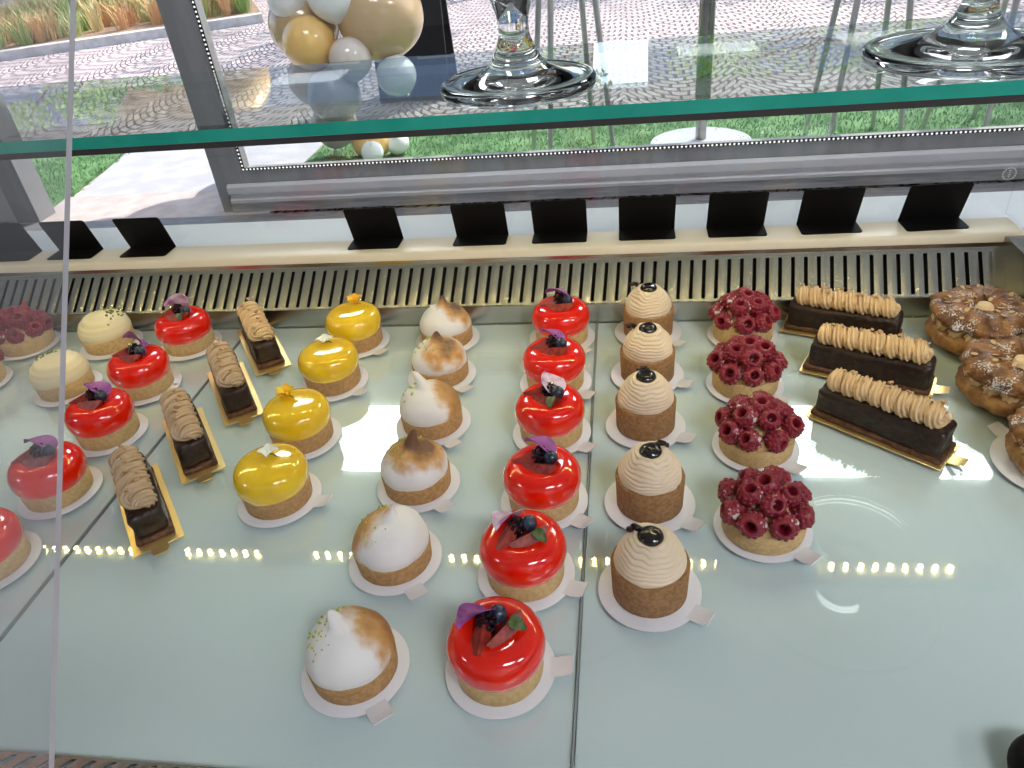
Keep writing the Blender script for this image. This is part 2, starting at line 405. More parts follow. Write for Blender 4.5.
def yellow_tart(x, y, label, fl, leafy=False):
    t = thing('yellow_glazed_tart', label, 'tart', (x, y, CARD_T + .0003), R_.uniform(0, 6), 'yellow glazed tarts')
    t.rotation_euler.z = 0
    inst(SH_YEL, 'tart_shell', t, rot=(0, 0, R_.uniform(0, 6))); inst(GL_YEL, 'glaze', t, rot=(0, 0, R_.uniform(0, 6)))
    mb = MB(); cx, cy = fl[1], fl[2]
    if fl[0] == 'yellow':
        for k in range(5):
            a = k * 2 * PI / 5 + .4; petal(mb, TR((cx + .006 * math.cos(a), cy + .006 * math.sin(a), .0555), (0, -.7, a)), .013, .013, curl=.003)
        mt = M['petal_yellow']
    else:
        for k in range(4):
            a = k * PI / 2 + .3; petal(mb, TR((cx + .005 * math.cos(a), cy + .005 * math.sin(a), .0535), (0, -.35, a)), .012, .009, curl=.002)
        ico(mb, (cx, cy, .0535), .002, 2)
        mt = M['petal_white']
    mb.build('flower', mt, t)
    sm = MB(); tube(sm, [(cx, cy, .051), (cx + .006, cy - .003, .0535), (cx + .011, cy - .006, .0530)], .0006, 6); sm.build('flower_stem', M['leaf'], t)
    return t

def zat(prof, q):
    z = 0
    for (r0, z0), (r1, z1) in zip(prof, prof[1:]):
        if z1 > .024 and min(r0, r1) <= q <= max(r0, r1): z = max(z, z0 + (z1 - z0) * (q - r0) / (r1 - r0 + 1e-9))
    return z
def crumbs(mb, n, surf, size, rnd, stretch=1):
    for k in range(n):
        x, y, z = surf(rnd); s = size * rnd.uniform(.5, 1.2)
        rbox(mb, -s * stretch, s * stretch, -s, s, -s * .6, s * .6, s * .25, X=TR((x, y, z), (rnd.uniform(0, 3), rnd.uniform(0, 3), rnd.uniform(0, 3))), seg=1)
def meringue_tart(x, y, label, k, H, tip, ax, thr, dark=(.34, .14, .04), zest=16):
    t = thing('meringue_tart', label, 'tart', (x, y, CARD_T + .0003), 0, 'torched meringue tarts')
    inst(SH_MER, 'tart_shell', t, rot=(0, 0, k))
    prof = crom([(0, .0185), (.0300, .0185), (.0335, .0215), (.0335, .027), (.0300, .035), (.0225, .0425), (.0145, .0468), (.0090, .0492), (.0058, .0515 + (H - .0545) * .4), (.0034, H - .0015), (.0016, H + .0010), (0, H + .0018)], 6)
    def fn(v):
        f = max(0, (v.z - .040) / (H - .040)); g = max(0, (v.z - .03) / .03)
        nz = noise.noise(v * 45 + Vector((k * 3.1, 0, 0))) * .0016 + noise.noise(v * 110 + Vector((k, 0, 0))) * .0005
        rr = Vector((v.x, v.y, 0)); rr = rr.normalized() if rr.length > 1e-5 else Vector((0, 0, 0))
        return v + rr * nz + Vector((tip[0] * g * .5 + tip[0] * f * f, tip[1] * g * .5 + tip[1] * f * f, nz * .4 - .0025 * f * f * tip[2]))
    mb = lathe(MB(), prof, 56, fn=fn)
    mb.build('meringue', meringue_mat('meringue_torched', ax, thr, dark), t, angle=80)
    rnd = random.Random(k); cb = MB()
    def surf(r):
        a = r.gauss(2.9, .8); q = r.uniform(.012, .028); z = zat(prof, q)
        p = fn(Vector((q * math.cos(a), q * math.sin(a), z))); return p.x, p.y, p.z + .0003
    crumbs(cb, zest, surf, .00085, rnd, 1.9); cb.build('lime_zest', M['zest'], t)['kind'] = 'stuff'
    return t
DOME = crom([(0, .0185), (.0300, .0185), (.0340, .0215), (.0345, .027), (.0310, .0365), (.0235, .0440), (.0130, .0480), (0, .0495)], 6)
def dome_tart(x, y, label, a0, seed):
    t = thing('pistachio_cream_tart', label, 'tart', (x, y, CARD_T + .0003), 0, 'pale cream dome tarts')
    inst(SH_RED, 'tart_shell', t, rot=(0, 0, seed))
    def fn(v): return v * (1 + .025 * noise.noise(v * 30 + Vector((seed, 0, 0)))) + Vector((0, 0, .0008 * math.sin(v.z * 900 + v.x * 60)))
    lathe(MB(), DOME, 56, fn=fn).build('cream_dome', M['white_cream'], t, angle=80)
    rnd = random.Random(seed); cb = MB()
    def surf(r):
        a = r.gauss(a0, .65); q = r.uniform(.010, .030); z = zat(DOME, q)
        p = fn(Vector((q * math.cos(a), q * math.sin(a), z))); return p.x, p.y, p.z + .0005
    crumbs(cb, 60, surf, .0013, rnd); cb.build('pistachio_crumbs', M['pist'], t)['kind'] = 'stuff'
    return t
def mont_blanc(x, y, label, seed, curl):
    t = thing('mont_blanc_tart', label, 'tart', (x, y, CARD_T + .0003), 0, 'chestnut cream tarts')
    inst(SH_MONT, 'tart_shell', t, rot=(0, 0, seed))
    base = crom([(.0272, .031), (.0278, .036), (.0268, .043), (.0232, .051), (.0178, .058), (.0130, .0625)], 10)
    L = [0]
    for a, b in zip(base, base[1:]): L.append(L[-1] + math.hypot(a[0] - b[0], a[1] - b[1]))
    prof = [(0, .031)]
    fine = []
    for i in range(len(base) - 1):
        for k in range(3):
            u = k / 3; fine.append((base[i][0] * (1 - u) + base[i + 1][0] * u, base[i][1] * (1 - u) + base[i + 1][1] * u, L[i] * (1 - u) + L[i + 1] * u))
    prof += [(r, z) for r, z, s in fine] + [(.0118, .0628), (.009, .0605), (0, .0600)]
    pitch = .0037
    def fn(v):
        r = math.hypot(v.x, v.y)
        if r < .0112 and v.z > .058 or r < 1e-4: return v
        a = math.atan2(v.y, v.x)
        ph = (v.z + a / (2 * PI) * pitch + .0030 * noise.noise(Vector((math.cos(a) * 2, math.sin(a) * 2, v.z * 60 + seed)))) / pitch
        d = .0014 * (abs(math.sin(PI * ph)) - .5) + .0017 * noise.noise(v * 70 + Vector((seed, 0, 0)))
        k = (r + d) / r; return Vector((v.x * k, v.y * k, v.z + (.0015 * noise.noise(v * 120) if v.z > .061 else 0)))
    lathe(MB(), prof, 90, fn=fn).build('chestnut_cream', M['chest'], t, angle=80)
    d = MB(); lathe(d, crom([(0, .0600), (.0092, .0600), (.0104, .0622), (.0092, .0645), (.006, .0668), (0, .0672)], 4), 28, fn=lambda v: v + Vector((0, 0, .0008 * noise.noise(v * 150 + Vector((seed, 0, 0))))))
    d.build('chocolate_disc', M['choc_gloss'], t)
    c = MB(); cx, cy = curl
    for k in range(4):
        ico(c, (cx + .004 * math.cos(k * 1.7), cy + .003 * math.sin(k * 1.9), .0605 + .0012 * k), .0034, 2, scale=(1, .7, .8), disp=.4, seed=seed + k)
    c.build('chocolate_curl', M['choc'], t)
    return t
# raspberries: three drupelet meshes, hollow end up
def rasp_mesh(seed):
    rnd = random.Random(seed); mb = MB()
    rows = [(.0066, .0092, 10, .0023), (.0092, .0064, 13, .0024), (.0101, .0020, 14, .0026), (.0090, -.0028, 12, .0027), (.0064, -.0068, 9, .0027), (.0024, -.0094, 5, .0026)]
    for i, (r, z, n, s) in enumerate(rows):
        for k in range(n):
            a = 2 * PI * (k + .5 * (i % 2)) / n + rnd.uniform(-.08, .08)
            ico(mb, (r * math.cos(a), r * math.sin(a), z + rnd.uniform(-.0004, .0004)), s * rnd.uniform(.9, 1.1), 1)
    lathe(mb, crom([(0, -.0105), (.0062, -.0085), (.0102, -.0025), (.0110, .0025), (.0098, .0075), (.0070, .0108), (.0050, .0105), (.0038, .006), (.0030, .001), (0, -.001)], 3), 20)
    return mb.mesh('raspberry', M['rasp_sugar'], angle=80)
RASP = [rasp_mesh(s) for s in (1, 2, 3)]
def rasp_tart(x, y, label, seed, group, berries=None, name='raspberry_tart'):
    rnd = random.Random(seed); t = thing(name, label, 'tart', (x, y, CARD_T + .0003), 0, group)
    inst(SH_RASP, 'tart_shell', t, rot=(0, 0, seed))
    lathe(MB(), crom([(0, .016), (.031, .016), (.0325, .0205), (.026, .030), (.014, .0355), (0, .037)], 4), 40).build('custard', M['custard'], t, angle=80)
    P = [(8, .0300, .0290, 1.10), (5, .0160, .0430, .50), (1, 0.0, .0485, 0)]
    for n, r, z, tilt in P:
        off = rnd.uniform(0, 6)
        for k in range(n):
            a = off + 2 * PI * k / n + rnd.uniform(-.1, .1)
            q = (r * math.cos(a), r * math.sin(a), z + rnd.uniform(-.0012, .0012))
            e = Vector((math.sin(tilt) * math.cos(a), math.sin(tilt) * math.sin(a), math.cos(tilt))).to_track_quat('Z', 'X').to_euler()
            s = rnd.uniform(.92, 1.08)
            inst(RASP[rnd.randrange(3)], 'raspberry', t, q, (e.x + rnd.uniform(-.5, .5), e.y + rnd.uniform(-.5, .5), e.z), (s, s, s))
    if berries:
        for k in range(3):
            mb = MB(); a = k * 2.1 + .6
            strawberry(mb, TR((.012 * math.cos(a), .012 * math.sin(a), .0565), (0, 1.25, a + 1.2)), 1.3); mb.build('strawberry_slice', M['strawb'], t)
    return t
# log cakes
NUTS = [ico(MB(), (0, 0, 0), (.0030, .0024, .0036)[k], 2, scale=(1, .75, .5), disp=.6, seed=k * 3).mesh('nut_piece', M['nut'], angle=60) for k in range(3)]
def log_cake(x, y, ang, label, group, seed, L=.118, W=.035, H=.034, cream='coffee', coils=7, off=0):
    t = thing('chocolate_log_cake', label, 'log cake', (x, y, CARD_T + .0003), ang, group); rnd = random.Random(seed)
    b = MB(); rbox(b, -L / 2 - .003, L / 2 + .003, -W / 2 - .0015, W / 2 + .0015, 0, .006, .0018, sub=6, disp=.0012, seed=seed); b.build('biscuit_base', M['biscuit'], t, angle=60)
    b = MB(); rbox(b, -L / 2, L / 2, -W / 2, W / 2, .0045, H, .0058, seg=4, sub=9, disp=.0022, seed=seed + 5); b.build('chocolate_body', M['choc'], t, angle=70)
    rc = .0086; path = []; n = int(coils * 34); span = L - .017
    for i in range(n + 1):
        u = i / n; a = 2 * PI * coils * u
        amp = .0074 * min(1, (1 - u) * coils * 2 + .5)
        path.append((off - span / 2 + span * u + .0015 * math.sin(a + 1), amp * 1.1 * math.cos(a), H + .0072 + amp * .62 * math.sin(a)))
    c = MB(); tube(c, path, lambda u: rc * (1 if u < .95 else 1 - (u - .95) * 8) * (.75 + .25 * min(1, u * 20)), 72, star=(10, .30, coils * .12), flat=.95)
    c.build('piped_cream', M[cream], t, angle=80)
    for k in range(8):
        inst(NUTS[rnd.randrange(3)], 'nut_piece', t, (-span / 2 + span * (k + rnd.uniform(.1, .9)) / 8, rnd.uniform(-.007, .007), H + .0202 + rnd.uniform(-.0010, .0008)), (rnd.uniform(-.5, .5), rnd.uniform(-.5, .5), rnd.uniform(0, 6)))
    return t
FLAKE = lathe(MB(), [(0, -.0004), (.0026, -.0003), (.0028, 0), (.0026, .0003), (0, .0004)], 10).mesh('almond_flake', M['almond'])
def paris_brest(x, y, label, seed, s=1.0, rz=0):
    t = thing('paris_brest', label, 'choux ring', (x, y, .0004), rz, 'almond choux rings')
    t.scale = (s, s, s)
    def ring(Rm, rr, z, sq, amp, sc, name, mat, lo=None, hi=None):
        mb = MB(); nu, nv = 130, 34; vs = []; fs = []
        for i in range(nu):
            a = 2 * PI * i / nu
            for j in range(nv):
                b = 2 * PI * j / nv; q = rr * (1 + amp * .35 * noise.noise(Vector((math.cos(a) * sc * 7, math.sin(a) * sc * 7, b * 2.2 + seed))) + amp * noise.noise(Vector((math.cos(a) * sc, math.sin(a) * sc, b * .9 + seed))) + .5 * amp * noise.noise(Vector((math.cos(a) * sc * 3, math.sin(a) * sc * 3, math.cos(b) * 3 + seed))))
                r = Rm + q * math.cos(b); zz = z + q * sq * math.sin(b)
                vs.append((r * math.cos(a), r * math.sin(a), max(zz, 0)))
        for i in range(nu):
            for j in range(nv): fs.append((i * nv + j, ((i + 1) % nu) * nv + j, ((i + 1) % nu) * nv + (j + 1) % nv, i * nv + (j + 1) % nv))
        mb.add(vs, fs); return mb.build(name, mat, t, angle=80)
    ring(.0335, .0195, .0125, .66, .16, 3, 'choux_base', M['choux'])
    path = []; K = 15
    for i in range(K * 18):
        u = i / (K * 18); a = 2 * PI * u; w = 2 * PI * K * u
        path.append(((.0345 + .0085 * math.cos(w)) * math.cos(a), (.0345 + .0085 * math.cos(w)) * math.sin(a), .0265 + .0045 * math.sin(w)))
    mb = MB(); tube(mb, path, .0078, 30, star=(7, .3, 2), closed=True)
    mb.build('praline_cream', M['coffee'], t, angle=80)
    mb = MB(); lathe(mb, crom([(0, .012), (.019, .012), (.016, .030), (.010, .0445), (.006, .0475), (0, .0465)], 4), 40, fn=lambda v: v + noise.noise_vector(v * 120) * .0022); mb.build('centre_cream', M['coffee'], t, angle=80)
    ring(.0300, .0235, .0380, .46, .24, 4.0, 'choux_lid', M['choux_sugar'])
    rnd = random.Random(seed)
    for k in range(30):
        a = rnd.uniform(0, 6.28); r = rnd.uniform(.014, .048); z = .0380 + .0235 * .46 * math.sqrt(max(0, 1 - ((r - .030) / .0235) ** 2)) + .0012
        inst(FLAKE, 'almond_flake', t, (r * math.cos(a), r * math.sin(a), z), (rnd.uniform(-.5, .5), rnd.uniform(-.5, .5), a), (1.3, .8, 1))
    return t

# ------------------------------------------------------------------ place the pastries (tray grid, metres)
mont = [(.019, .418, -33), (.022, .522, -38), (.021, .641, -30), (.0255, .7385, -27), (.029, .837, -43)]
curls = [(-.012, .008), (.010, .010), (-.003, .014), (-.018, .006), (-.017, .010)]
for i, (x, y, a) in enumerate(mont):
    w = ORD[i] if i < 4 else 'rearmost'
    card(x, y, a, 'white card under the chestnut cream tart %s in its row' % w)
    mont_blanc(x, y, 'beige chestnut cream tart with dark chocolate cap, %s in its row' % w, i * 3 + 1, curls[i])
red = [(-.0962, .3367, 4), (-.0864, .4313, -21), (-.0783, .522, -38), (-.0794, .6275, -34), (-.0822, .723, -36), (-.0814, .826, -50)]
rs = [spec(1.0, .4, True), spec(.6, 1.0, True, True), spec(-.2, .3, False), spec(-.35, -.3, True, True), spec(-.15, .2, False), spec(-.1, .5, False)]
rn = ['with violet petal, frontmost in the centre row', 'with pale petal, second from the front in the centre row', 'third from the front in the centre row',
      'with pale petal, fourth from the front in the centre row', 'fifth from the front in the centre row', 'rearmost in the centre row']
for i, (x, y, a) in enumerate(red):
    card(x, y, a, 'white card under the centre row red tart, %s' % ORD[i])
    lab = 'red glazed fruit tart ' + rn[i]
    red_tart(x, y, lab, 'centre row of red glazed tarts', rs[i])
mer = [(-.2103, .330, -51), (-.2072, .4424, -53), (-.2086, .542, -45), (-.2147, .6428, -52), (-.2245, .7405, -43), (-.2341, .8265, None)]
mp = [(.0600, (-.006, .004, 1.2), (.62, .62, .25), -.42, (.36, .16, .05), 30), (.0590, (.004, .006, 1), (-.75, .25, .5), -.62, (.42, .20, .07), 18),
      (.0640, (.003, .003, 0), (.1, .2, .9), -.74, (.16, .07, .03), 34), (.0635, (-.008, .005, .6), (.75, .45, .1), -.18, (.4, .2, .07), 20),
      (.0590, (.001, .001, 0), (.3, -.25, .8), -.82, (.12, .06, .03), 24), (.0600, (.000, .002, 0), (.5, .3, .75), -.78, (.14, .07, .04), 0)]
ml = ['large smooth white meringue tart browned on its right, frontmost of the meringue tarts', 'white meringue tart with browned left half, second from the front',
      'evenly browned meringue tart with a tall brown tip, third from the front', 'white meringue tart with upright white tip, fourth from the front',
      'toasted meringue tart with a dark crack at its tip, fifth from the front', 'small toasted meringue tart nearest the slotted steel vent']
for i, (x, y, a) in enumerate(mer):
    card(x, y, a, 'white card under the meringue tart %s in its row' % ORD[i])
    H, tip, ax, thr, dk, z = mp[i]
    meringue_tart(x, y, ml[i], i + 1, H, tip, ax, thr, dk, z)
yel = [(-.3489, .5179, -6), (-.359, .6156, None), (-.3595, .7256, -30), (-.3572, .8207, -35)]
fl = [('white', .000, .008), ('yellow', -.010, .008), ('white', -.004, .012), ('yellow', .002, .014)]
yl = ['shiny yellow tart with a pale flower, frontmost of the yellow tarts', 'shiny yellow tart with an orange yellow flower, second from the front',
      'shiny yellow tart with a small white flower, third from the front', 'shiny yellow tart with an upright yellow flower, nearest the steel vent']
for i, (x, y, a) in enumerate(yel):
    card(x, y, a, 'white card under the yellow tart %s in its row' % (ORD[i] if i < 3 else 'rearmost'))
    yellow_tart(x, y, yl[i], fl[i])
rasp = [(.1208, .4931, -48), (.1303, .6062, -47), (.1342, .7173, -45), (.1454, .8265, None)]
for i, (x, y, a) in enumerate(rasp):
    w = ORD[i] if i < 3 else 'rearmost'
    card(x, y, a, 'white card under the raspberry tart %s in the right row' % w)
    rasp_tart(x, y, 'tart heaped with sugar dusted raspberries, %s of the right row' % w, i + 11, 'raspberry tarts right of the chestnut tarts')
lred = [(-.6035, .4205), (-.6004, .5206), (-.6028, .6201), (-.6103, .7176), (-.6028, .8202)]
ls = [spec(.5, 0, False), spec(.2, .3, False), spec(.0, .2, False), spec(-.1, .4, False, False, .006), spec(.1, 1.2, True, True, .003)]
ll = ['red glazed tart cut by the photo left edge, frontmost in the left row', 'red glazed tart behind the clear sheet edge, second in the left row',
      'red glazed tart topped with dark petals, third in the left row', 'red glazed tart with an upright purple petal, fourth in the left row', 'red glazed tart with a pale violet petal, rearmost in the left row']
for i, (x, y) in enumerate(lred):
    card(x, y, None, 'white card under the left row red tart, %s' % (ORD[i] if i < 4 else 'rearmost'))
    red_tart(x, y, ll[i], 'left row of red glazed tarts', ls[i])
for i, (x, y) in enumerate([(-.7237, .7155), (-.7279, .8249)]):
    w = ['nearer', 'farther'][i]
    card(x, y, None, 'white round card under the %s pale cream dome tart' % w)
    dome_tart(x, y, 'pale cream dome tart sprinkled with green pistachio, the %s of two at left' % w, [2.3, .9][i], 21 + i)
for i, (x, y) in enumerate([(-.868, .728), (-.862, .826)]):
    w = ['nearer', 'farther'][i]
    card(x, y, None, 'white round card under the %s berry tart behind the clear sheet at far left' % w)
    rasp_tart(x, y, 'berry tart with strawberry slices seen through the clear sheet at far left, the %s one' % w, 31 + i, 'berry tarts behind the clear sheet', True, 'mixed_berry_tart')
# small log cakes at left: centre, direction
lb = [((-.4875, .5005), (-.088, .106)), ((-.4895, .604), (-.084, .110)), ((-.4840, .7045), (-.077, .111)), ((-.4900, .8095), (-.081, .118))]
for i, ((x, y), (dx, dy)) in enumerate(lb):
    w = ORD[i] if i < 3 else 'rearmost'; a = math.atan2(-dy, -dx)
    gold_card(x, y, a, 'gold board under the left row log cake, %s' % w)
    log_cake(x, y, a, 'narrow chocolate log cake with piped cream, %s of the left row' % w, 'log cakes pointing at the camera', 40 + i, cream='coffee_dark' if i < 3 else 'coffee', coils=5.4, off=.005, L=.112, W=.0325)
rb = [((.2560, .6330), (.103, -.084)), ((.2700, .7350), (.127, -.060)), ((.2640, .8300), (.125, -.050))]
for i, ((x, y), (dx, dy)) in enumerate(rb):
    w = ['front', 'middle', 'rear'][i]; a = math.atan2(dy, dx)
    gold_card(x, y, a, 'gold board under the %s log cake of the right group' % w)
    log_cake(x, y, a, 'dark chocolate log cake with piped coffee cream, the %s one at right' % w, 'log cakes of the right group', 50 + i, L=.126, coils=8)
card(.3970, .583, 120, 'white round card under the front choux ring at the right edge', r=.052)
paris_brest(.404, .582, 'almond choux ring cut off by the right edge, frontmost of three', 61, .92).location.z = CARD_T + .0006
paris_brest(.4030, .693, 'sugar dusted almond choux ring with cream, middle of the three at right', 62, 1.0)
paris_brest(.4080, .806, 'sugar dusted almond choux ring beside the steel vent, rearmost of three', 63, 1.02)

# ------------------------------------------------------------------ the display case
XL, XR, XG = -1.04, .465, .486
TR_G = 'milky glass trays of the display case'
seams = [(-1.036, -.538, 'milky glass tray panel at the left under the red glazed tarts'), (-.536, -.038, 'milky glass tray panel in the middle under the yellow and meringue tarts'), (-.036, XR - .003, 'milky glass tray panel at the right under the raspberry tarts')]
for x0, x1, lab in seams:
    mb = MB(); rbox(mb, x0, x1, .246, .870, -.004, 0, .0008, seg=1)
    t = thing('glass_tray', lab, 'tray', ((x0 + x1) / 2, .558, -.008), 0, TR_G)
    o = mb.build('glass_sheet', M['tray_glass'], t); o.location = (-(x0 + x1) / 2, -.558, .008)
    mb = MB(); box(mb, x0 + .0005, x1 - .0005, .247, .869, -.008, -.0042)
    o = mb.build('white_backing', M['tray_white'], t); o.location = (-(x0 + x1) / 2, -.558, .008)
cab = thing('display_cabinet', 'refrigerated pastry display cabinet with cream rear ledge and steel well', 'display case', (0, .6, FLOOR))
def cpart(name, mb, mat, **kw):
    o = mb.build(name, mat, cab, **kw); o.location = (0, -.6, -FLOOR); return o
M['seam'] = pmat('seam_grey', (.28, .31, .31), .6)
for xs in (-.537, -.037): mb = MB(); box(mb, xs - .0008, xs + .0008, .2465, .8695, -.0086, -.0015); cpart('tray_seam', mb, M['seam'])
mb = MB(); box(mb, XL - .06, XR + .06, .19, 1.08, FLOOR, -.03); box(mb, XL - .004, XR + .004, .235, .885, -.03, -.0085)
cpart('body', mb, M['white_paint'])
# rear grille: real slots between bars, sloping at 41 degrees, with skirt and rail
def grille(name, yb, zb, yt, zt, x0, x1, sgn, pitch=.016, slot=.0047):
    mb = MB(); SK = .0045 if sgn > 0 else 0; d = Vector((0, yt - yb, zt - zb)); L = d.length; d.normalize(); nrm = Vector((0, -d.z, d.y)) * (1 if sgn > 0 else -1); th = .0015
    def slab(xa, xb, s0, s1):
        P = [];
        for off in (0, -th):
            for s, x in ((s0, xa), (s0, xb), (s1, xb), (s1, xa)):
                p = Vector((x + (SK * (s / L - .5) if x0 < x < x1 else 0), yb, zb)) + d * s + nrm * off; P.append(p)
        mb.add(P, [(0, 1, 2, 3), (7, 6, 5, 4), (0, 4, 5, 1), (1, 5, 6, 2), (2, 6, 7, 3), (3, 7, 4, 0)])
    def bar(xa, xb, s0, s1, K=6):
        P = []
        for s in (s0, s1):
            for i in range(K + 1):
                u = i / K; P.append(Vector((xa + (xb - xa) * u + SK * (s / L - .5), yb, zb)) + d * s + nrm * (.0006 * math.sin(PI * u)))
        for s in (s0, s1):
            for i in range(K + 1):
                u = i / K; P.append(Vector((xa + (xb - xa) * u + SK * (s / L - .5), yb, zb)) + d * s - nrm * th)
        W = K + 1; F_ = []
        for i in range(K):
            F_.append((i, i + 1, W + i + 1, W + i)); F_.append((2 * W + i, 3 * W + i, 3 * W + i + 1, 2 * W + i + 1))
            F_.append((i, 2 * W + i, 2 * W + i + 1, i + 1)); F_.append((W + i, W + i + 1, 3 * W + i + 1, 3 * W + i))
        F_ += [(0, W, 3 * W, 2 * W), (K, 2 * W + K, 3 * W + K, W + K)]
        mb.add(P, F_)
    m0, m1 = .004, L - .008
    slab(x0, x1, 0, m0); slab(x0, x1, m1, L)
    x = x0 + .004; slab(x0, x, m0, m1)
    while x + pitch < x1:
        bar(x + slot, x + pitch, m0, m1); x += pitch
    slab(x, x1, m0, m1)
    return cpart(name, mb, M['steel'], angle=50)
grille('rear_air_grille', .8745, .0225, .926, .0655, XL, XR, 1)
mb = MB(); box(mb, XL, XR, .8715, .8745, -.008, .0235); box(mb, XL, XR, .8735, .880, -.008, -.005); cpart('grille_skirt', mb, M['steel'])
mb = MB(); extr(mb, [(.9250, .0635), (.9250, .0712), (.940, .0712), (.940, .0635)], XL, XR); cpart('grille_rail', mb, M['steel'])
mb = MB(); extr(mb, [(.8755, -.03), (.8765, .010), (.934, .0595), (.934, -.03)], XL, XR); cpart('air_duct_shade', mb, M['void'])  # solid near-black block: paints the shade seen through the rear slots
grille('front_air_grille', .2435, .004, .195, .040, XL, XR, -1)
mb = MB(); extr(mb, [(.19, -.03), (.243, -.03), (.243, -.02), (.19, .020)], XL, XR); cpart('front_duct_shade', mb, M['void'])  # near-black filler, shade painted in behind the front slots
mb = MB(); extr(mb, [(.150, -.03), (.150, .046), (.152, .048), (.194, .048), (.1955, .046), (.1955, .038), (.190, .030), (.190, -.03)], XL - .06, XR + .06); cpart('front_rail', mb, M['steel'])
# ledge
mb = MB(); extr(mb, [(.922, .0714), (.922, .0805), (.9235, .0825), (.926, .0835), (.970, .0835), (.972, .0825), (.972, .0714)], XL - .004, XG); cpart('cream_ledge', mb, M['ledge'])
mb = MB(); extr(mb, [(.9765, .02), (.9765, .064), (.978, .066), (1.103, .066), (1.105, .064), (1.105, -.04), (.9765, -.04)], XL - .06, XG + .7); cpart('outer_ledge', mb, M['white_paint'])
mb = MB(); box(mb, XL, XG, .9722, .9763, .02, .0805); cpart('glass_seal', mb, M['void'])
for nm, xa, xb in (('left_end_wall', XL - .03, XL), ('right_end_wall', XR, XG)):
    mb = MB(); extr(mb, [(.19, -.03), (.19, .047), (.26, .050), (.50, .070), (.62, .0800), (.9215, .0800), (.9215, .0710), (.93, .07), (.93, -.03)], xa, xb); cpart(nm, mb, M['steel_dark'])
# case front glass (customer side), leaning out to the shelf
mb = MB(); extr(mb, [(.9770, .067), (.9815, .067), (.9815, .304), (.9770, .304)], XL, XG)
fg = mb.build('case_front_glass', M['glass']); tag(fg, 'clear upright glass pane behind the black card holders', 'glass pane')
st = MB()
for k in range(16):
    a = 2 * PI * k / 16; ico(st, (.0075 * math.cos(a), 0, .0075 * math.sin(a)), .0012, 1, scale=(1, .12, 1))
for k in range(4): ico(st, (.0, 0, -.004 + .0027 * k), .0010, 1, scale=(2.2 if k % 2 else 1.2, .12, .8))
so = st.build('sticker', pmat('sticker_white', (.75, .78, .85), .5), fg); so['label'] = 'small round white dotted sticker'
so.location = (.4755, .9765, .1385)
for nm, xa, xb in (('right', XG + .0003, XG + .006), ('left', XL - .012, XL - .006)):
    mb = MB(); n_ = [(.62, .081), (.9215, .081), (.9215, .084), (.9815, .084), (.9815, .304), (.706, .304), (.62, .2)]
    extr(mb, n_, xa, xb)
    o = mb.build('end_glass_panel', M['glass']); tag(o, 'upright clear glass panel closing the %s end of the display case' % nm, 'glass pane')
# glass shelf with green front edge
mb = MB(); Y0, Y1, Z0, Z1 = .706, 1.005, .3080, .320
v = [(x, y, z) for z in (Z0, Z1) for y in (Y0, Y1) for x in (XL - .03, XR + .03)]
mb.add(v, [(0, 2, 3, 1), (4, 5, 7, 6)], 0); mb.add(v, [(0, 1, 5, 4), (0, 4, 6, 2), (1, 3, 7, 5)], 1); mb.add(v, [(2, 6, 7, 3)], 0)
sh = mb.build('glass_shelf', [M['shelf_glass'], M['green_edge']], flat=True); tag(sh, 'thick clear glass shelf with green front edge above the pastries', 'shelf')
# LED strip under its front edge
t = thing('led_strip', 'thin dark strip of warm LED lights under the green edged shelf', 'light strip', (0, .706, .2945))
mb = MB(); extr(mb, [(0, .0072), (.0012, .0072), (.0012, .0098), (.034, .0098), (.034, .0133), (0, .0133)], XL - .02, XR + .02); mb.build('channel', M['channel'], t)
LEDM = MB(); lathe(LEDM, [(0, 0), (.0030, .0004), (.0032, .0014), (0, .0020)], 10); lm = LEDM.mesh('led', M['led'])
for k in range(76):
    x = -.985 + k * .0188
    if -.545 < x < -.468: continue
    inst(lm, 'led', t, (x, .0065 + (x + .85) * .0125, .0077))
# cake stands
def cake_stand(x, y, label, rb, s):
    prof = [(0, .003), (rb * .5, .0035), (rb * .93, 0), (rb, .0015), (rb + .0012, .006), (rb, .0105), (rb * .95, .0120), (rb * .84, .0108), (rb * .60, .0150), (rb * .38, .024), (.0215, .037), (.0165, .048), (.0150, .058), (.0160, .068), (.0205, .082), (.0270, .100), (.034, .118), (.060, .1270), (.130, .1305), (.138, .1335), (.139, .138), (.135, .1380), (.125, .1355), (0, .1345)]
    mb = MB(); lathe(mb, crom([(a, b * s) for a, b in prof], 5), 96)
    o = mb.build('cake_stand', M['crystal'], angle=80); o.location = (x, y, Z1 + .0003); return tag(o, label, 'cake stand', 'glass cake stands on the shelf')
cake_stand(-.107, .790, 'clear moulded glass cake stand foot standing on the middle of the shelf', .0785, 1.0)
cake_stand(.322, .800, 'clear moulded glass cake stand foot at the right end of the shelf', .092, .92)
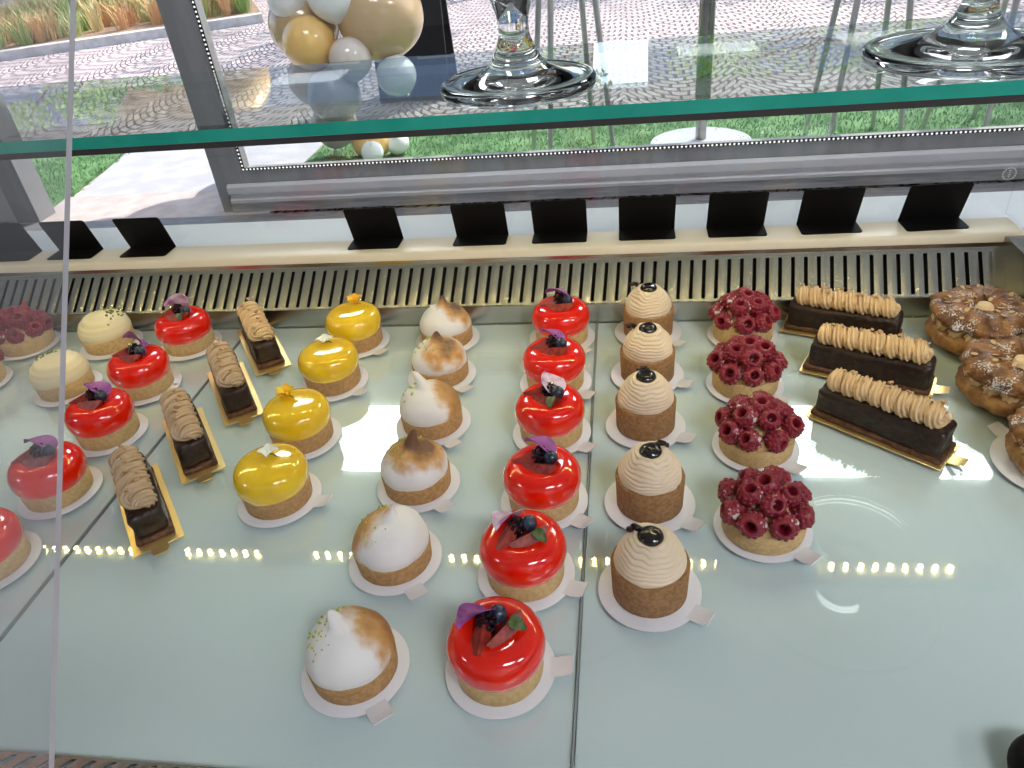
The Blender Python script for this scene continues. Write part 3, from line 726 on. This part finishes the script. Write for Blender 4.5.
# card holders on the ledge
HX = [(-.940, 0), (-.834, 0), (-.712, 0), (-.354, 0), (-.200, 0), (-.0887, 0), (.0296, 0), (.147, 0), (.264, .02), (.3905, .05)]
hl = ['partly cut off at the left edge of the photo', 'behind the clear sheet edge at the left', 'right of the clear sheet edge, above the left red tarts', 'above the yellow tart row',
      'above the meringue tart row', 'just left of the middle, above the red centre row', 'above the chestnut cream tart row', 'above the raspberry tart row', 'above the log cakes at right', 'turned slightly, nearest the right glass corner']
def holder(x, rz, label):
    mb = MB(); W = .0375
    def plate(w, L, R0):
        P = []; k = 5
        P += [(-w, 0), (w, 0)]
        for i in range(k + 1): a = PI / 2 * i / k; P.append((w - R0 + R0 * math.cos(a), L - R0 + R0 * math.sin(a)))
        for i in range(k + 1): a = PI / 2 + PI / 2 * i / k; P.append((-w + R0 + R0 * math.cos(a), L - R0 + R0 * math.sin(a)))
        return P
    # foot towards the pastries, then the plate leaning back over it
    prism(mb, plate(W, .034, .004), 0, .0012, X=TR((0, 0, 0), (0, 0, PI)))
    lean = math.radians(17.4)
    X = Matrix(((1, 0, 0, 0), (0, -math.sin(lean), math.cos(lean), 0), (0, math.cos(lean), math.sin(lean), 0), (0, 0, 0, 1)))
    prism(mb, plate(W, .0560, .004), 0, .0012, X=X)
    o = mb.build('card_holder', M['black'], angle=30); o.location = (x, .9705, .0838); o.rotation_euler = (0, 0, rz)
    tag(o, 'black folded price card holder ' + label, 'card holder', 'black card holders on the cream ledge')
for (x, rz), l in zip(HX, hl): holder(x, rz, l)
# clear leaning sheet at the left, its right edge near the camera
mb = MB()
d = Vector((.012 * 1.0, .209, .298)).normalized()
p0 = Vector((-.2700, .115, .1176))
bot = p0 - d * .075; top = p0 + d * .62
nrm = Vector((0, -d.z, d.y)); w = Vector((-.78, 0, 0)); th = nrm * .0035
V = [bot, top, top + w, bot + w]; V = V + [q + th for q in V]
mb.add(V, [(0, 1, 2, 3), (7, 6, 5, 4)], 0); mb.add(V, [(0, 4, 5, 1), (1, 5, 6, 2), (2, 6, 7, 3), (3, 7, 4, 0)], 1)
o = mb.build('clear_sheet', [M['acrylic'], M['acrylic_edge']], flat=True); tag(o, 'clear leaning sheet covering the left side, its pale edge running top to bottom', 'clear panel')
# black knob near the front right corner
mb = MB(); lathe(mb, crom([(0, 0), (.018, 0), (.0215, .004), (.0215, .012), (.017, .019), (0, .021)], 5), 32)
o = mb.build('black_knob', M['black'], angle=60); o.location = (.262, .281, .0002); tag(o, 'black rounded knob on the tray at the lower right corner of the photo', 'knob')

# ------------------------------------------------------------------ the shop and its front
def struct(name, mb, mat, parent=None, **kw):
    o = mb.build(name, mat, parent, **kw); o['kind'] = 'structure'; return o
WY = 3.85; CEIL = 1.90; HEAD = 1.10
M['floor'] = pmat('floor_tile', (.50, .50, .50), .35, col2=(.58, .58, .57), nscale=3)
M['ceil'] = pmat('ceiling_paint', (.70, .70, .70), .8)
M['wallp'] = pmat('wall_paint', (.60, .60, .61), .8)
M['frame'] = pmat('grey_frame', (.21, .212, .22), .4, col2=(.25, .25, .265), nscale=14, stretch=(1, 1, .1))
M['header'] = pmat('dark_header', (.020, .018, .018), .6)
M['mould'] = pmat('grey_moulding', (.52, .51, .54), .5)
def plinth_mat():
    m, nt, out = new_mat('grey_wood_tile'); b = nt.nodes.new('ShaderNodeBsdfPrincipled'); nt.links.new(b.outputs[0], out.inputs[0]); b.inputs['Roughness'].default_value = .5
    tc = nt.nodes.new('ShaderNodeTexCoord'); mp = nt.nodes.new('ShaderNodeMapping'); mp.inputs['Scale'].default_value = (2.5, 8, 30)
    nz = nt.nodes.new('ShaderNodeTexNoise'); nz.inputs['Scale'].default_value = 2; nz.inputs['Detail'].default_value = 6
    nt.links.new(tc.outputs['Object'], mp.inputs[0]); nt.links.new(mp.outputs[0], nz.inputs['Vector'])
    cr = nt.nodes.new('ShaderNodeValToRGB'); cr.color_ramp.elements[0].position = .3; cr.color_ramp.elements[0].color = (.22, .215, .23, 1)
    cr.color_ramp.elements[1].position = .75; cr.color_ramp.elements[1].color = (.42, .41, .43, 1)
    nt.links.new(nz.outputs[0], cr.inputs[0]); nt.links.new(cr.outputs[0], b.inputs['Base Color']); return m
M['plinth'] = plinth_mat()
mb = MB(); box(mb, -7, 4, -2.2, 3.80, FLOOR - .1, FLOOR); struct('floor', mb, pmat('floor_grey', (.13, .13, .14), .5, col2=(.19, .185, .20), nscale=6, stretch=(1, 6, 1)))
mb = MB(); box(mb, -7, 4, -2.2, 4.05, CEIL, CEIL + .1); struct('ceiling', mb, M['ceil'])
mb = MB(); box(mb, -7, 4, -2.3, -2.2, FLOOR - .1, CEIL + .1); struct('wall_back', mb, M['wallp'])
mb = MB(); box(mb, -7.1, -7, -2.3, 4.05, FLOOR - .1, CEIL + .1); struct('wall_left', mb, M['wallp'])
mb = MB(); box(mb, 4, 4.1, -2.3, 4.05, FLOOR - .1, CEIL + .1); struct('wall_right', mb, M['wallp'])
mb = MB(); box(mb, -7, 4, WY, WY + .2, HEAD, CEIL); box(mb, -7, -3.62, WY + .02, WY + .2, FLOOR, HEAD); struct('wall_front', mb, M['header'])
mb = MB(); box(mb, -7, -3.62, WY - .005, WY + .02, FLOOR, HEAD); struct('trim_1', mb, M['mould'])
mb = MB(); box(mb, -3.62, -3.47, WY - .03, WY + .12, FLOOR, HEAD); struct('trim_2', mb, M['frame'])
mb = MB(); box(mb, -2.292, -2.13, WY, WY + .12, FLOOR, HEAD); struct('trim_3', mb, M['frame'])
mb = MB(); box(mb, -2.23, 4, WY, WY + .14, FLOOR, -.79)
box(mb, -2.23, 4, WY - .012, WY, FLOOR, -.89)
for k in range(8): pass
struct('baseboard_front', mb, M['plinth'])
mb = MB(); extr(mb, [(WY, -.892), (WY - .022, -.892), (WY - .024, -.875), (WY - .012, -.865), (WY - .012, -.845), (WY - .026, -.838), (WY - .026, -.800), (WY - .014, -.790), (WY, -.786)], -2.22, 4)
struct('trim_4', mb, M['mould'])
win = thing('window_1', None, None, (1, WY, -.78)); win['kind'] = 'structure'
def wpart(name, mb, mat, **kw):
    o = mb.build(name, mat, win, **kw); o.location = (-1, -WY, .78); return o
mb = MB(); box(mb, -2.13, 4, WY + .002, WY + .08, -.785, -.712); box(mb, -2.13, -2.10, WY + .002, WY + .08, -.712, HEAD); box(mb, -2.13, 4, WY + .002, WY + .08, HEAD - .06, HEAD)
wpart('window_frame', mb, M['frame'])
mb = MB(); box(mb, -2.10, 4, WY + .05, WY + .058, -.712, HEAD - .06); wpart('window_pane', mb, M['glass'])
# bead lights round the window frame
t = thing('bead_light_string', 'string of tiny white lights along the inner edge of the window frame', 'string light', (-2.098, WY - .006, -.706), 0)
bd = MB(); n1 = 370
def bead(x, z):
    s = .0065; bd.add([(x - s, 0, z), (x, 0, z - s), (x + s, 0, z), (x, 0, z + s), (x, -s, z), (x, s * .5, z)], [(0, 1, 4), (1, 2, 4), (2, 3, 4), (3, 0, 4), (1, 0, 5), (2, 1, 5), (3, 2, 5), (0, 3, 5)])
for k in range(190): bead(k * .0215, 0)
for k in range(1, 80): bead(0, k * .0215)
o = bd.build('bead_lights', M['led_white'], t, flat=True); o['kind'] = 'stuff'
mb = MB(); box(mb, -.010, 4.1, .0030, .0055, -.008, .008); box(mb, -.010, .008, .0030, .0055, .008, 1.65); mb.build('tape', M['black'], t)
# unseen ceiling panels added to light the shop; window pair brightens ledge and moulding
M['panel'] = emit_mat('fill_panel_glow', (.94, .97, 1), 23)
for i, (x, y) in enumerate([(-3.7, -1.1), (1.0, -1.1), (2.7, -1.1), (-1.3, 2.95), (1.2, 2.95)]):
    t = thing('added_fill_panel', 'unseen fill light panel added %s' % ['above the left side of the shop', 'behind the camera', 'above the right side of the shop', 'near the window, at its left', 'near the window, at its right'][i], 'fill light', (x, y, CEIL - .03), 0, 'added fill light panels')
    mb = MB(); box(mb, -.45, .45, -.3, .3, .012, .03); mb.build('housing', M['wallp'], t)
    mb = MB(); box(mb, -.42, .42, -.27, .27, .006, .012); mb.build('diffuser', M['panel'], t)

# ------------------------------------------------------------------ outside
def cobble_mat():
    m, nt, out = new_mat('cobbles'); b = nt.nodes.new('ShaderNodeBsdfPrincipled'); nt.links.new(b.outputs[0], out.inputs[0]); b.inputs['Roughness'].default_value = .75
    tc = nt.nodes.new('ShaderNodeTexCoord'); sp = nt.nodes.new('ShaderNodeSeparateXYZ'); nt.links.new(tc.outputs['Object'], sp.inputs[0])
    def math_(op, a, b_=None, c=None):
        n = nt.nodes.new('ShaderNodeMath'); n.operation = op
        for i, q in enumerate((a, b_, c)):
            if q is None: continue
            if isinstance(q, (int, float)): n.inputs[i].default_value = q
            else: nt.links.new(q, n.inputs[i])
        return n.outputs[0]
    sx = math_('SINE', math_('MULTIPLY', sp.outputs[0], PI / .9)); ab = math_('ABSOLUTE', sx)
    yy = math_('ADD', sp.outputs[1], math_('MULTIPLY', ab, .60))
    cb = nt.nodes.new('ShaderNodeCombineXYZ'); nt.links.new(sp.outputs[0], cb.inputs[0]); nt.links.new(yy, cb.inputs[1])
    nz = nt.nodes.new('ShaderNodeTexNoise'); nz.inputs['Scale'].default_value = 3; nt.links.new(tc.outputs['Object'], nz.inputs['Vector'])
    mxv = nt.nodes.new('ShaderNodeVectorMath'); mxv.operation = 'MULTIPLY_ADD'; mxv.inputs[1].default_value = (.08, .08, 0); nt.links.new(nz.outputs['Color'], mxv.inputs[0]); nt.links.new(cb.outputs[0], mxv.inputs[2])
    br = nt.nodes.new('ShaderNodeTexBrick'); br.inputs['Scale'].default_value = 1; br.inputs['Brick Width'].default_value = .13; br.inputs['Row Height'].default_value = .115
    br.inputs['Mortar Size'].default_value = .017; br.inputs['Mortar Smooth'].default_value = .6; br.inputs['Color1'].default_value = (.42, .34, .33, 1); br.inputs['Color2'].default_value = (.60, .53, .51, 1); br.inputs['Mortar'].default_value = (.13, .09, .09, 1)
    nt.links.new(mxv.outputs[0], br.inputs['Vector']); nt.links.new(br.outputs['Color'], b.inputs['Base Color'])
    bp = nt.nodes.new('ShaderNodeBump'); bp.invert = True; bp.inputs['Strength'].default_value = .8; bp.inputs['Distance'].default_value = .02
    nt.links.new(br.outputs['Fac'], bp.inputs['Height']); nt.links.new(bp.outputs[0], b.inputs['Normal']); return m
mb = MB(); box(mb, -40, 40, 3.80, 60, FLOOR - .1, FLOOR - .02); struct('ground', mb, cobble_mat())
mb = MB(); prism(mb, [(-3.52, 4.25), (-2.13, 4.25), (-2.13, 5.5), (-3.80, 5.5)], FLOOR - .02, FLOOR - .004)
struct('path', mb, pmat('path_slabs', (.36, .36, .39), .8, col2=(.42, .415, .44), nscale=6, bump=.3, bscale=60))
mb = MB(); box(mb, -3.70, -2.0, 3.80, 4.245, FLOOR - .02, FLOOR - .001); struct('threshold', mb, pmat('threshold_stone', (.40, .34, .325), .7, col2=(.47, .41, .39), nscale=10))
M['turf'] = pmat('artificial_turf', (.06, .15, .05), .9, col2=(.14, .28, .11), nscale=5, bump=.8, bscale=300, bdist=.01)
M['blade'] = pmat('turf_blade', (.15, .32, .12), .7)
def turf(poly, label, n, rnd):
    mb = MB(); prism(mb, poly, FLOOR - .02, FLOOR + .004)
    xs = [p[0] for p in poly]; ys = [p[1] for p in poly]
    for k in range(n):
        x = rnd.uniform(min(xs) + .02, max(xs) - .02); y = rnd.uniform(min(ys) + .02, max(ys) - .02)
        if len(poly) == 4 and poly[0][0] < -3.8 and x > -3.56 - (y - 4.0) * .09: continue
        a = rnd.uniform(0, 6.3); h = rnd.uniform(.015, .03); w = .005; dx, dy = math.cos(a) * w, math.sin(a) * w; lx, ly = rnd.uniform(-.012, .012), rnd.uniform(-.012, .012)
        mb.add([(x - dx, y - dy, FLOOR), (x + dx, y + dy, FLOOR), (x + lx, y + ly, FLOOR + h)], [(0, 1, 2)], 1)
    o = mb.build('artificial_grass', [M['turf'], M['blade']], flat=True); tag(o, label, 'grass', kind='stuff')
turf([(-6.5, 4.0), (-3.54, 4.0), (-3.80, 5.55), (-6.5, 5.55)], 'green artificial grass left of the pale path beyond the doorway', 9000, random.Random(1))
turf([(-2.11, 4.02), (4.5, 4.02), (4.5, 5.5), (-2.11, 5.5)], 'green artificial grass under the outdoor stools and balloons', 22000, random.Random(2))
# kerb and planting
kd = Vector((2.0, 1.03, 0)).normalized(); k0 = Vector((-8.54, 10.02, FLOOR)); kn = Vector((-kd.y, kd.x, 0))
mb = MB(); P = [k0 - kd * 8, k0 + kd * 3.6, k0 + kd * 3.6 + kn * .22, k0 - kd * 8 + kn * .22]
prism(mb, [(p.x, p.y) for p in P], FLOOR - .02, FLOOR + .10); o = mb.build('kerb_stone', pmat('kerb', (.48, .44, .41), .8, col2=(.60, .56, .53), nscale=8)); tag(o, 'long grey kerb stone edging the planted bed at upper left', 'kerb')
mb = MB(); P = [k0 - kd * 8 + kn * .22, k0 + kd * 3.6 + kn * .22, k0 + kd * 3.6 + kn * 5, k0 - kd * 8 + kn * 5]
prism(mb, [(p.x, p.y) for p in P], FLOOR - .02, FLOOR + .10); struct('soil_bed', mb, pmat('dry_soil', (.22, .14, .09), .9, col2=(.32, .22, .14), nscale=12))
def grasses(n, rnd, cols):
    mb = MB()
    for c in range(n):
        s = rnd.uniform(-4, 3.4); q = rnd.uniform(.35, 3.6); c0 = k0 + kd * s + kn * q; H = rnd.uniform(.2, .6); mi = rnd.randrange(len(cols))
        for k in range(46):
            a = rnd.uniform(0, 6.28); r = rnd.uniform(0, .12); b = c0 + Vector((math.cos(a) * r, math.sin(a) * r, .1)); h = H * rnd.uniform(.5, 1); l = rnd.uniform(.1, .8) * h
            wx, wy = -math.sin(a) * .006, math.cos(a) * .006; m1 = b + Vector((math.cos(a) * l * .35, math.sin(a) * l * .35, h * .65)); tp = b + Vector((math.cos(a) * l, math.sin(a) * l, h))
            W = Vector((wx, wy, 0)); mb.add([b - W, b + W, m1 + W, m1 - W, tp], [(0, 1, 2, 3), (3, 2, 4)], mi)
    o = mb.build('wild_grasses', cols, flat=True); tag(o, 'dense green and straw coloured grasses growing behind the kerb at upper left', 'grass', kind='stuff')
grasses(420, random.Random(5), [pmat('grass_green', (.24, .36, .10), .8), pmat('grass_straw', (.66, .54, .28), .8), pmat('grass_rust', (.62, .36, .18), .8), pmat('grass_pale', (.50, .54, .26), .8)])
# trees (crowns above the frame: they shade the street and show in the shelf's reflection)
M['bark'] = pmat('bark', (.10, .065, .05), .9, col2=(.17, .12, .09), nscale=8, bump=.8, bscale=20, bdist=.02)
M['foliage'] = pmat('foliage', (.20, .40, .05), .6, col2=(.34, .54, .10), nscale=2)
def tree(x, y, h, cr, n, label, seed, r=.13):
    rnd = random.Random(seed); t = thing('street_tree', label, 'tree', (x, y, FLOOR - .02), 0, 'trees across the street')
    tk = MB(); path = [(0, 0, 0), (.05, .02, h * .3), (-.04, .05, h * .6), (.05, 0, h)]
    tube(tk, crom(path, 5), lambda u: r * (1 - .6 * u), 12)
    tips = []
    for k in range(9):
        a = rnd.uniform(0, 6.28); z0 = h * rnd.uniform(.45, .9); L = cr * rnd.uniform(.6, 1); e = (L * math.cos(a), L * math.sin(a), z0 + L * rnd.uniform(.1, .7))
        tube(tk, crom([(0, 0, z0), (e[0] * .5, e[1] * .5, z0 + (e[2] - z0) * .35), e], 5), lambda u: r * .35 * (1 - .75 * u), 7); tips.append(e)
    tk.build('trunk', M['bark'], t)
    fo = MB()
    blobs = [(e[0], e[1], e[2], cr * rnd.uniform(.20, .32)) for e in tips] + [(rnd.gauss(0, cr * .4), rnd.gauss(0, cr * .4), h + rnd.uniform(-.3, 1) * cr * .5, cr * rnd.uniform(.25, .4)) for k in range(9)]
    for k in range(n):
        b = blobs[rnd.randrange(len(blobs))]; q = Vector((rnd.gauss(0, 1), rnd.gauss(0, 1), rnd.gauss(0, 1))).normalized() * b[3] * rnd.uniform(.3, 1.05) ** .6
        p = Vector(b[:3]) + Vector((q.x, q.y, q.z * .8)); s = rnd.uniform(.05, .09)
        X = TR(p, (rnd.uniform(0, 3), rnd.uniform(0, 3), rnd.uniform(0, 6)))
        fo.add([(-s, 0, 0), (0, -s * .45, .01), (s, 0, 0), (0, s * .45, .01)], [(0, 1, 2, 3)], 0, X)
    fo.build('foliage', M['foliage'], t, flat=True)
tree(6.6, 8.6, 4.8, 2.0, 2600, 'leafy street tree right of the outdoor stools, its crown above the view', 1)
tree(3.4, 15.2, 4.6, 2.3, 3600, 'leafy street tree straight across the cobbles, seen in the shelf reflection', 2)
tree(-.6, 14.4, 7.4, 2.3, 3600, 'tall street tree across the cobbles left of the middle', 3)
tree(7.4, 12.8, 7.6, 2.6, 3800, 'tall street tree far right across the cobbles', 4)
tree(-9.6, 14.0, 3.6, 1.9, 4200, 'tree with brown trunk growing in the planted bed at upper left', 5, r=.2)
# houses across the street (they show in the shelf's reflection)
def house(x0, x1, y, h, label, col):
    t = thing('street_house', label, 'building', ((x0 + x1) / 2, y, FLOOR - .02)); w = (x1 - x0) / 2
    mb = MB(); box(mb, -w, w, 0, 6, 0, h); mb.build('walls', pmat('render', col, .8), t)
    n = int((x1 - x0) / 3.2)
    for f in range(int(h / 3.2)):
        for k in range(n):
            cx = -w + (k + .5) * (x1 - x0) / n; z = 1.1 + f * 3.1
            mb = MB(); box(mb, cx - .62, cx + .62, -.05, .0, z - .06, z + 1.66); o = mb.build('window_frame', M['wallp'], t)
            g = MB(); box(g, cx - .54, cx + .54, -.065, -.05, z + .02, z + 1.58); g.build('pane', pmat('window_dark', (.03, .035, .05), .6, spec=.2), o)
house(-34, -1.3, 26, 10.5, 'long blue grey house across the street on the left', (.26, .31, .42))
house(.95, 30, 26, 10.5, 'long blue grey house across the street on the right', (.26, .31, .42))
# balloons
def bal_mat(name, col, rough=.18):
    return pmat(name, col, rough, coat=.6)
BM = {'white': bal_mat('white_balloon', (.78, .80, .80)), 'tan': bal_mat('tan_balloon', (.52, .36, .20)), 'gold': bal_mat('gold_balloon', (.80, .50, .16), .25),
      'pearl': bal_mat('pearl_balloon', (.60, .52, .46)), 'grey': bal_mat('grey_balloon', (.42, .39, .38))}
BL = [(-1.99, 4.75, .01, .12, 'white'), (-1.69, 4.72, .02, .16, 'white'), (-1.97, 4.86, -.15, .215, 'tan'), (-1.88, 4.66, -.22, .16, 'gold'), (-1.47, 4.85, -.13, .265, 'tan'), (-1.63, 4.62, -.32, .13, 'pearl'),
      (-1.95, 4.78, -.45, .164, 'gold'), (-1.78, 4.62, -.52, .165, 'grey'), (-1.39, 4.72, -.45, .124, 'white'), (-1.88, 4.78, -.74, .15, 'pearl'), (-1.69, 4.75, -.86, .086, 'gold'), (-1.58, 4.72, -.85, .079, 'gold'),
      (-1.47, 4.75, -.865, .079, 'white'), (-1.60, 4.60, -.875, .073, 'white'),
      (-2.00, 4.75, .33, .2, 'gold'), (-1.70, 4.80, .40, .22, 'white'), (-2.15, 4.72, .72, .22, 'tan'), (-2.45, 4.70, 1.02, .23, 'gold'), (-2.85, 4.70, 1.24, .20, 'gold'), (-3.12, 4.72, 1.26, .21, 'gold'), (-2.66, 4.8, 1.35, .2, 'white')]
places = ['at the top left of the visible cluster', 'at the top of the cluster, right of the other white one', 'at the left side of the cluster, behind a gold one', 'in front of the tan one at the left', 'largest of the cluster, at its right side',
          'in the middle of the cluster above the shelf edge', 'seen through the shelf at left of the cluster', 'seen through the shelf below the pearl one', 'seen through the shelf at the right of the cluster', 'low in the cluster, hidden behind the shelf edge',
          'leftmost of the four small ones under the shelf', 'second of the small gold ones under the shelf', 'rightmost of the small ones under the shelf', 'lowest of the small ones under the shelf',
          'above the left side of the cluster', 'above the right side of the cluster', 'of the arch leaning over the doorway, lowest', 'of the arch, beside the lowest tan one', 'of the arch, second from its left end', 'of the arch, at its left end', 'of the arch, topmost']
for (x, y, z, r, c), pl in zip(BL, places):
    mb = MB(); lathe(mb, [(0, -r * 1.16), (r * .10, -r * 1.15), (r * .04, -r * 1.06)] + crom([(r * .10, -r * 1.0), (r * .45, -r * .86), (r * .85, -r * .48), (r, 0), (r * .86, r * .52), (r * .5, r * .87), (0, r)], 6), 36)
    o = mb.build('balloon', BM[c], angle=60); o.location = (x, y, z)
    a = math.atan2(y - 4.9, x + 1.7); o.rotation_euler = (R_.uniform(-.35, .35), R_.uniform(-.4, .4), 0)
    if r < .1: o.rotation_euler = (-2.6, .3, 0)
    tag(o, '%s balloon %s' % (c, pl), 'balloon', 'balloons beyond the window')
# bar stools, bistro table, board
M['chrome'] = pmat('stool_metal', (.50, .50, .50), .28, metal=.9)
def stool(x, y, rz, label, sp=.235, tp=.13, H=1.02):
    t = thing('bar_stool', label, 'stool', (x, y, FLOOR + .004), rz, 'metal bar stools outside')
    for i in range(4):
        a = PI / 4 + i * PI / 2; c, s = math.cos(a) * 1.2, math.sin(a) * 1.2
        mb = MB(); tube(mb, crom([(c * sp, s * sp, 0), (c * (sp + tp) / 2, s * (sp + tp) / 2, H / 2), (c * tp, s * tp, H)], 3), lambda u: .013 + .006 * u, 12); mb.build('leg', M['chrome'], t)
    mb = MB(); q = [(c_ * 1.2 * (sp * .72 + tp * .28), s_ * 1.2 * (sp * .72 + tp * .28), .30) for c_, s_ in [(math.cos(PI / 4 + k * PI / 2), math.sin(PI / 4 + k * PI / 2)) for k in range(4)]]
    mb = MB(); rbox(mb, -.19, .19, -.19, .19, H, H + .03, .012); mb.build('seat', M['chrome'], t)
    mb = MB(); tube(mb, crom([(-.18, .17, H + .01), (-.17, .2, H + .3), (0, .21, H + .36), (.17, .2, H + .3), (.18, .17, H + .01)], 5), .012, 10); mb.build('backrest', M['chrome'], t)
stool(-.31, 4.52, .35, 'metal bar stool with splayed legs behind the middle cake stand')
stool(1.30, 4.55, .1, 'metal bar stool right of the white table foot')
stool(2.00, 4.60, .5, 'metal bar stool nearest the right edge, behind the right cake stand')
t = thing('bistro_table', 'tall round outdoor table on a grey post and white round foot', 'table', (.46, 4.66, FLOOR + .004))
mb = MB(); lathe(mb, [(0, 0), (.30, 0), (.305, .004), (.30, .012), (.08, .026), (0, .03)], 48); mb.build('foot', pmat('white_metal', (.42, .43, .46), .35), t)
mb = MB(); lathe(mb, [(.0, .02), (.032, .02), (.032, .25), (.045, .27), (.045, 1.05), (0, 1.05)], 24); mb.build('post', M['steel_dark'], t)
mb = MB(); lathe(mb, [(0, 1.05), (.33, 1.05), (.34, 1.06), (.34, 1.075), (0, 1.08)], 48); mb.build('table_top', M['chrome'], t)
t = thing('menu_board', 'black board standing on the cobbles right of the balloons', 'sign board', (-1.72, 6.25, FLOOR - .02))
mb = MB(); extr(mb, [(0, 0), (.03, 0), (.20, 1.25), (.17, 1.25)], -.30, .30); mb.build('front_panel', M['black'], t)
mb = MB(); extr(mb, [(.40, 0), (.43, 0), (.235, 1.25), (.205, 1.25)], -.30, .30); mb.build('rear_panel', M['black'], t)

# ------------------------------------------------------------------ lights, sky
sun = bpy.data.lights.new('sun', 'SUN'); sun.energy = 6.6; sun.angle = math.radians(.6); sun.color = (1, .95, .88)
so_ = bpy.data.objects.new('sun', sun); COL.objects.link(so_)
sd = Vector((.50, .62, .92)).normalized(); so_.rotation_euler = sd.to_track_quat('Z', 'Y').to_euler(); so_.location = (5, 8, 12)
w = bpy.data.worlds.new('sky'); sc.world = w; w.use_nodes = True; nt = w.node_tree
for n in list(nt.nodes): nt.nodes.remove(n)
ou = nt.nodes.new('ShaderNodeOutputWorld'); bg = nt.nodes.new('ShaderNodeBackground'); sk = nt.nodes.new('ShaderNodeTexSky')
sk.sky_type = 'NISHITA'; sk.sun_disc = False; sk.sun_elevation = math.radians(49); sk.sun_rotation = math.radians(39); sk.air_density = 1.2; sk.dust_density = 2
bg.inputs[1].default_value = .42
nt.links.new(sk.outputs[0], bg.inputs[0]); nt.links.new(bg.outputs[0], ou.inputs[0])

# ------------------------------------------------------------------ camera (fitted to the photograph's vanishing points)
cam = bpy.data.cameras.new('camera'); co = bpy.data.objects.new('camera', cam); COL.objects.link(co)
Fp = 740.0
dv = Vector((623 - 512, 384 + 136, -Fp)).normalized()
hx = Vector((1, .11, 0)); up = hx.cross(dv).normalized()
if up.y < 0: up = -up
xx = dv.cross(up)
RM = Matrix((xx, dv, up))          # rows: world axes in camera space -> world from camera
co.matrix_world = Matrix.Translation((0, 0, .5)) @ RM.to_4x4()
cam.sensor_fit = 'HORIZONTAL'; cam.sensor_width = 36; cam.lens = 36 * Fp / 1024; cam.clip_start = .01; cam.clip_end = 300
sc.camera = co

# put the shop floor at z = 0
for o in list(bpy.data.objects):
    if o.parent is None: o.location.z += -FLOOR
vs_ = sc.view_settings; vs_.view_transform = 'Standard'; vs_.look = 'None'; vs_.gamma = 1; vs_.use_curve_mapping = False; vs_.exposure = 0.0
sc.cycles.transparent_max_bounces = 24; sc.cycles.max_bounces = 10
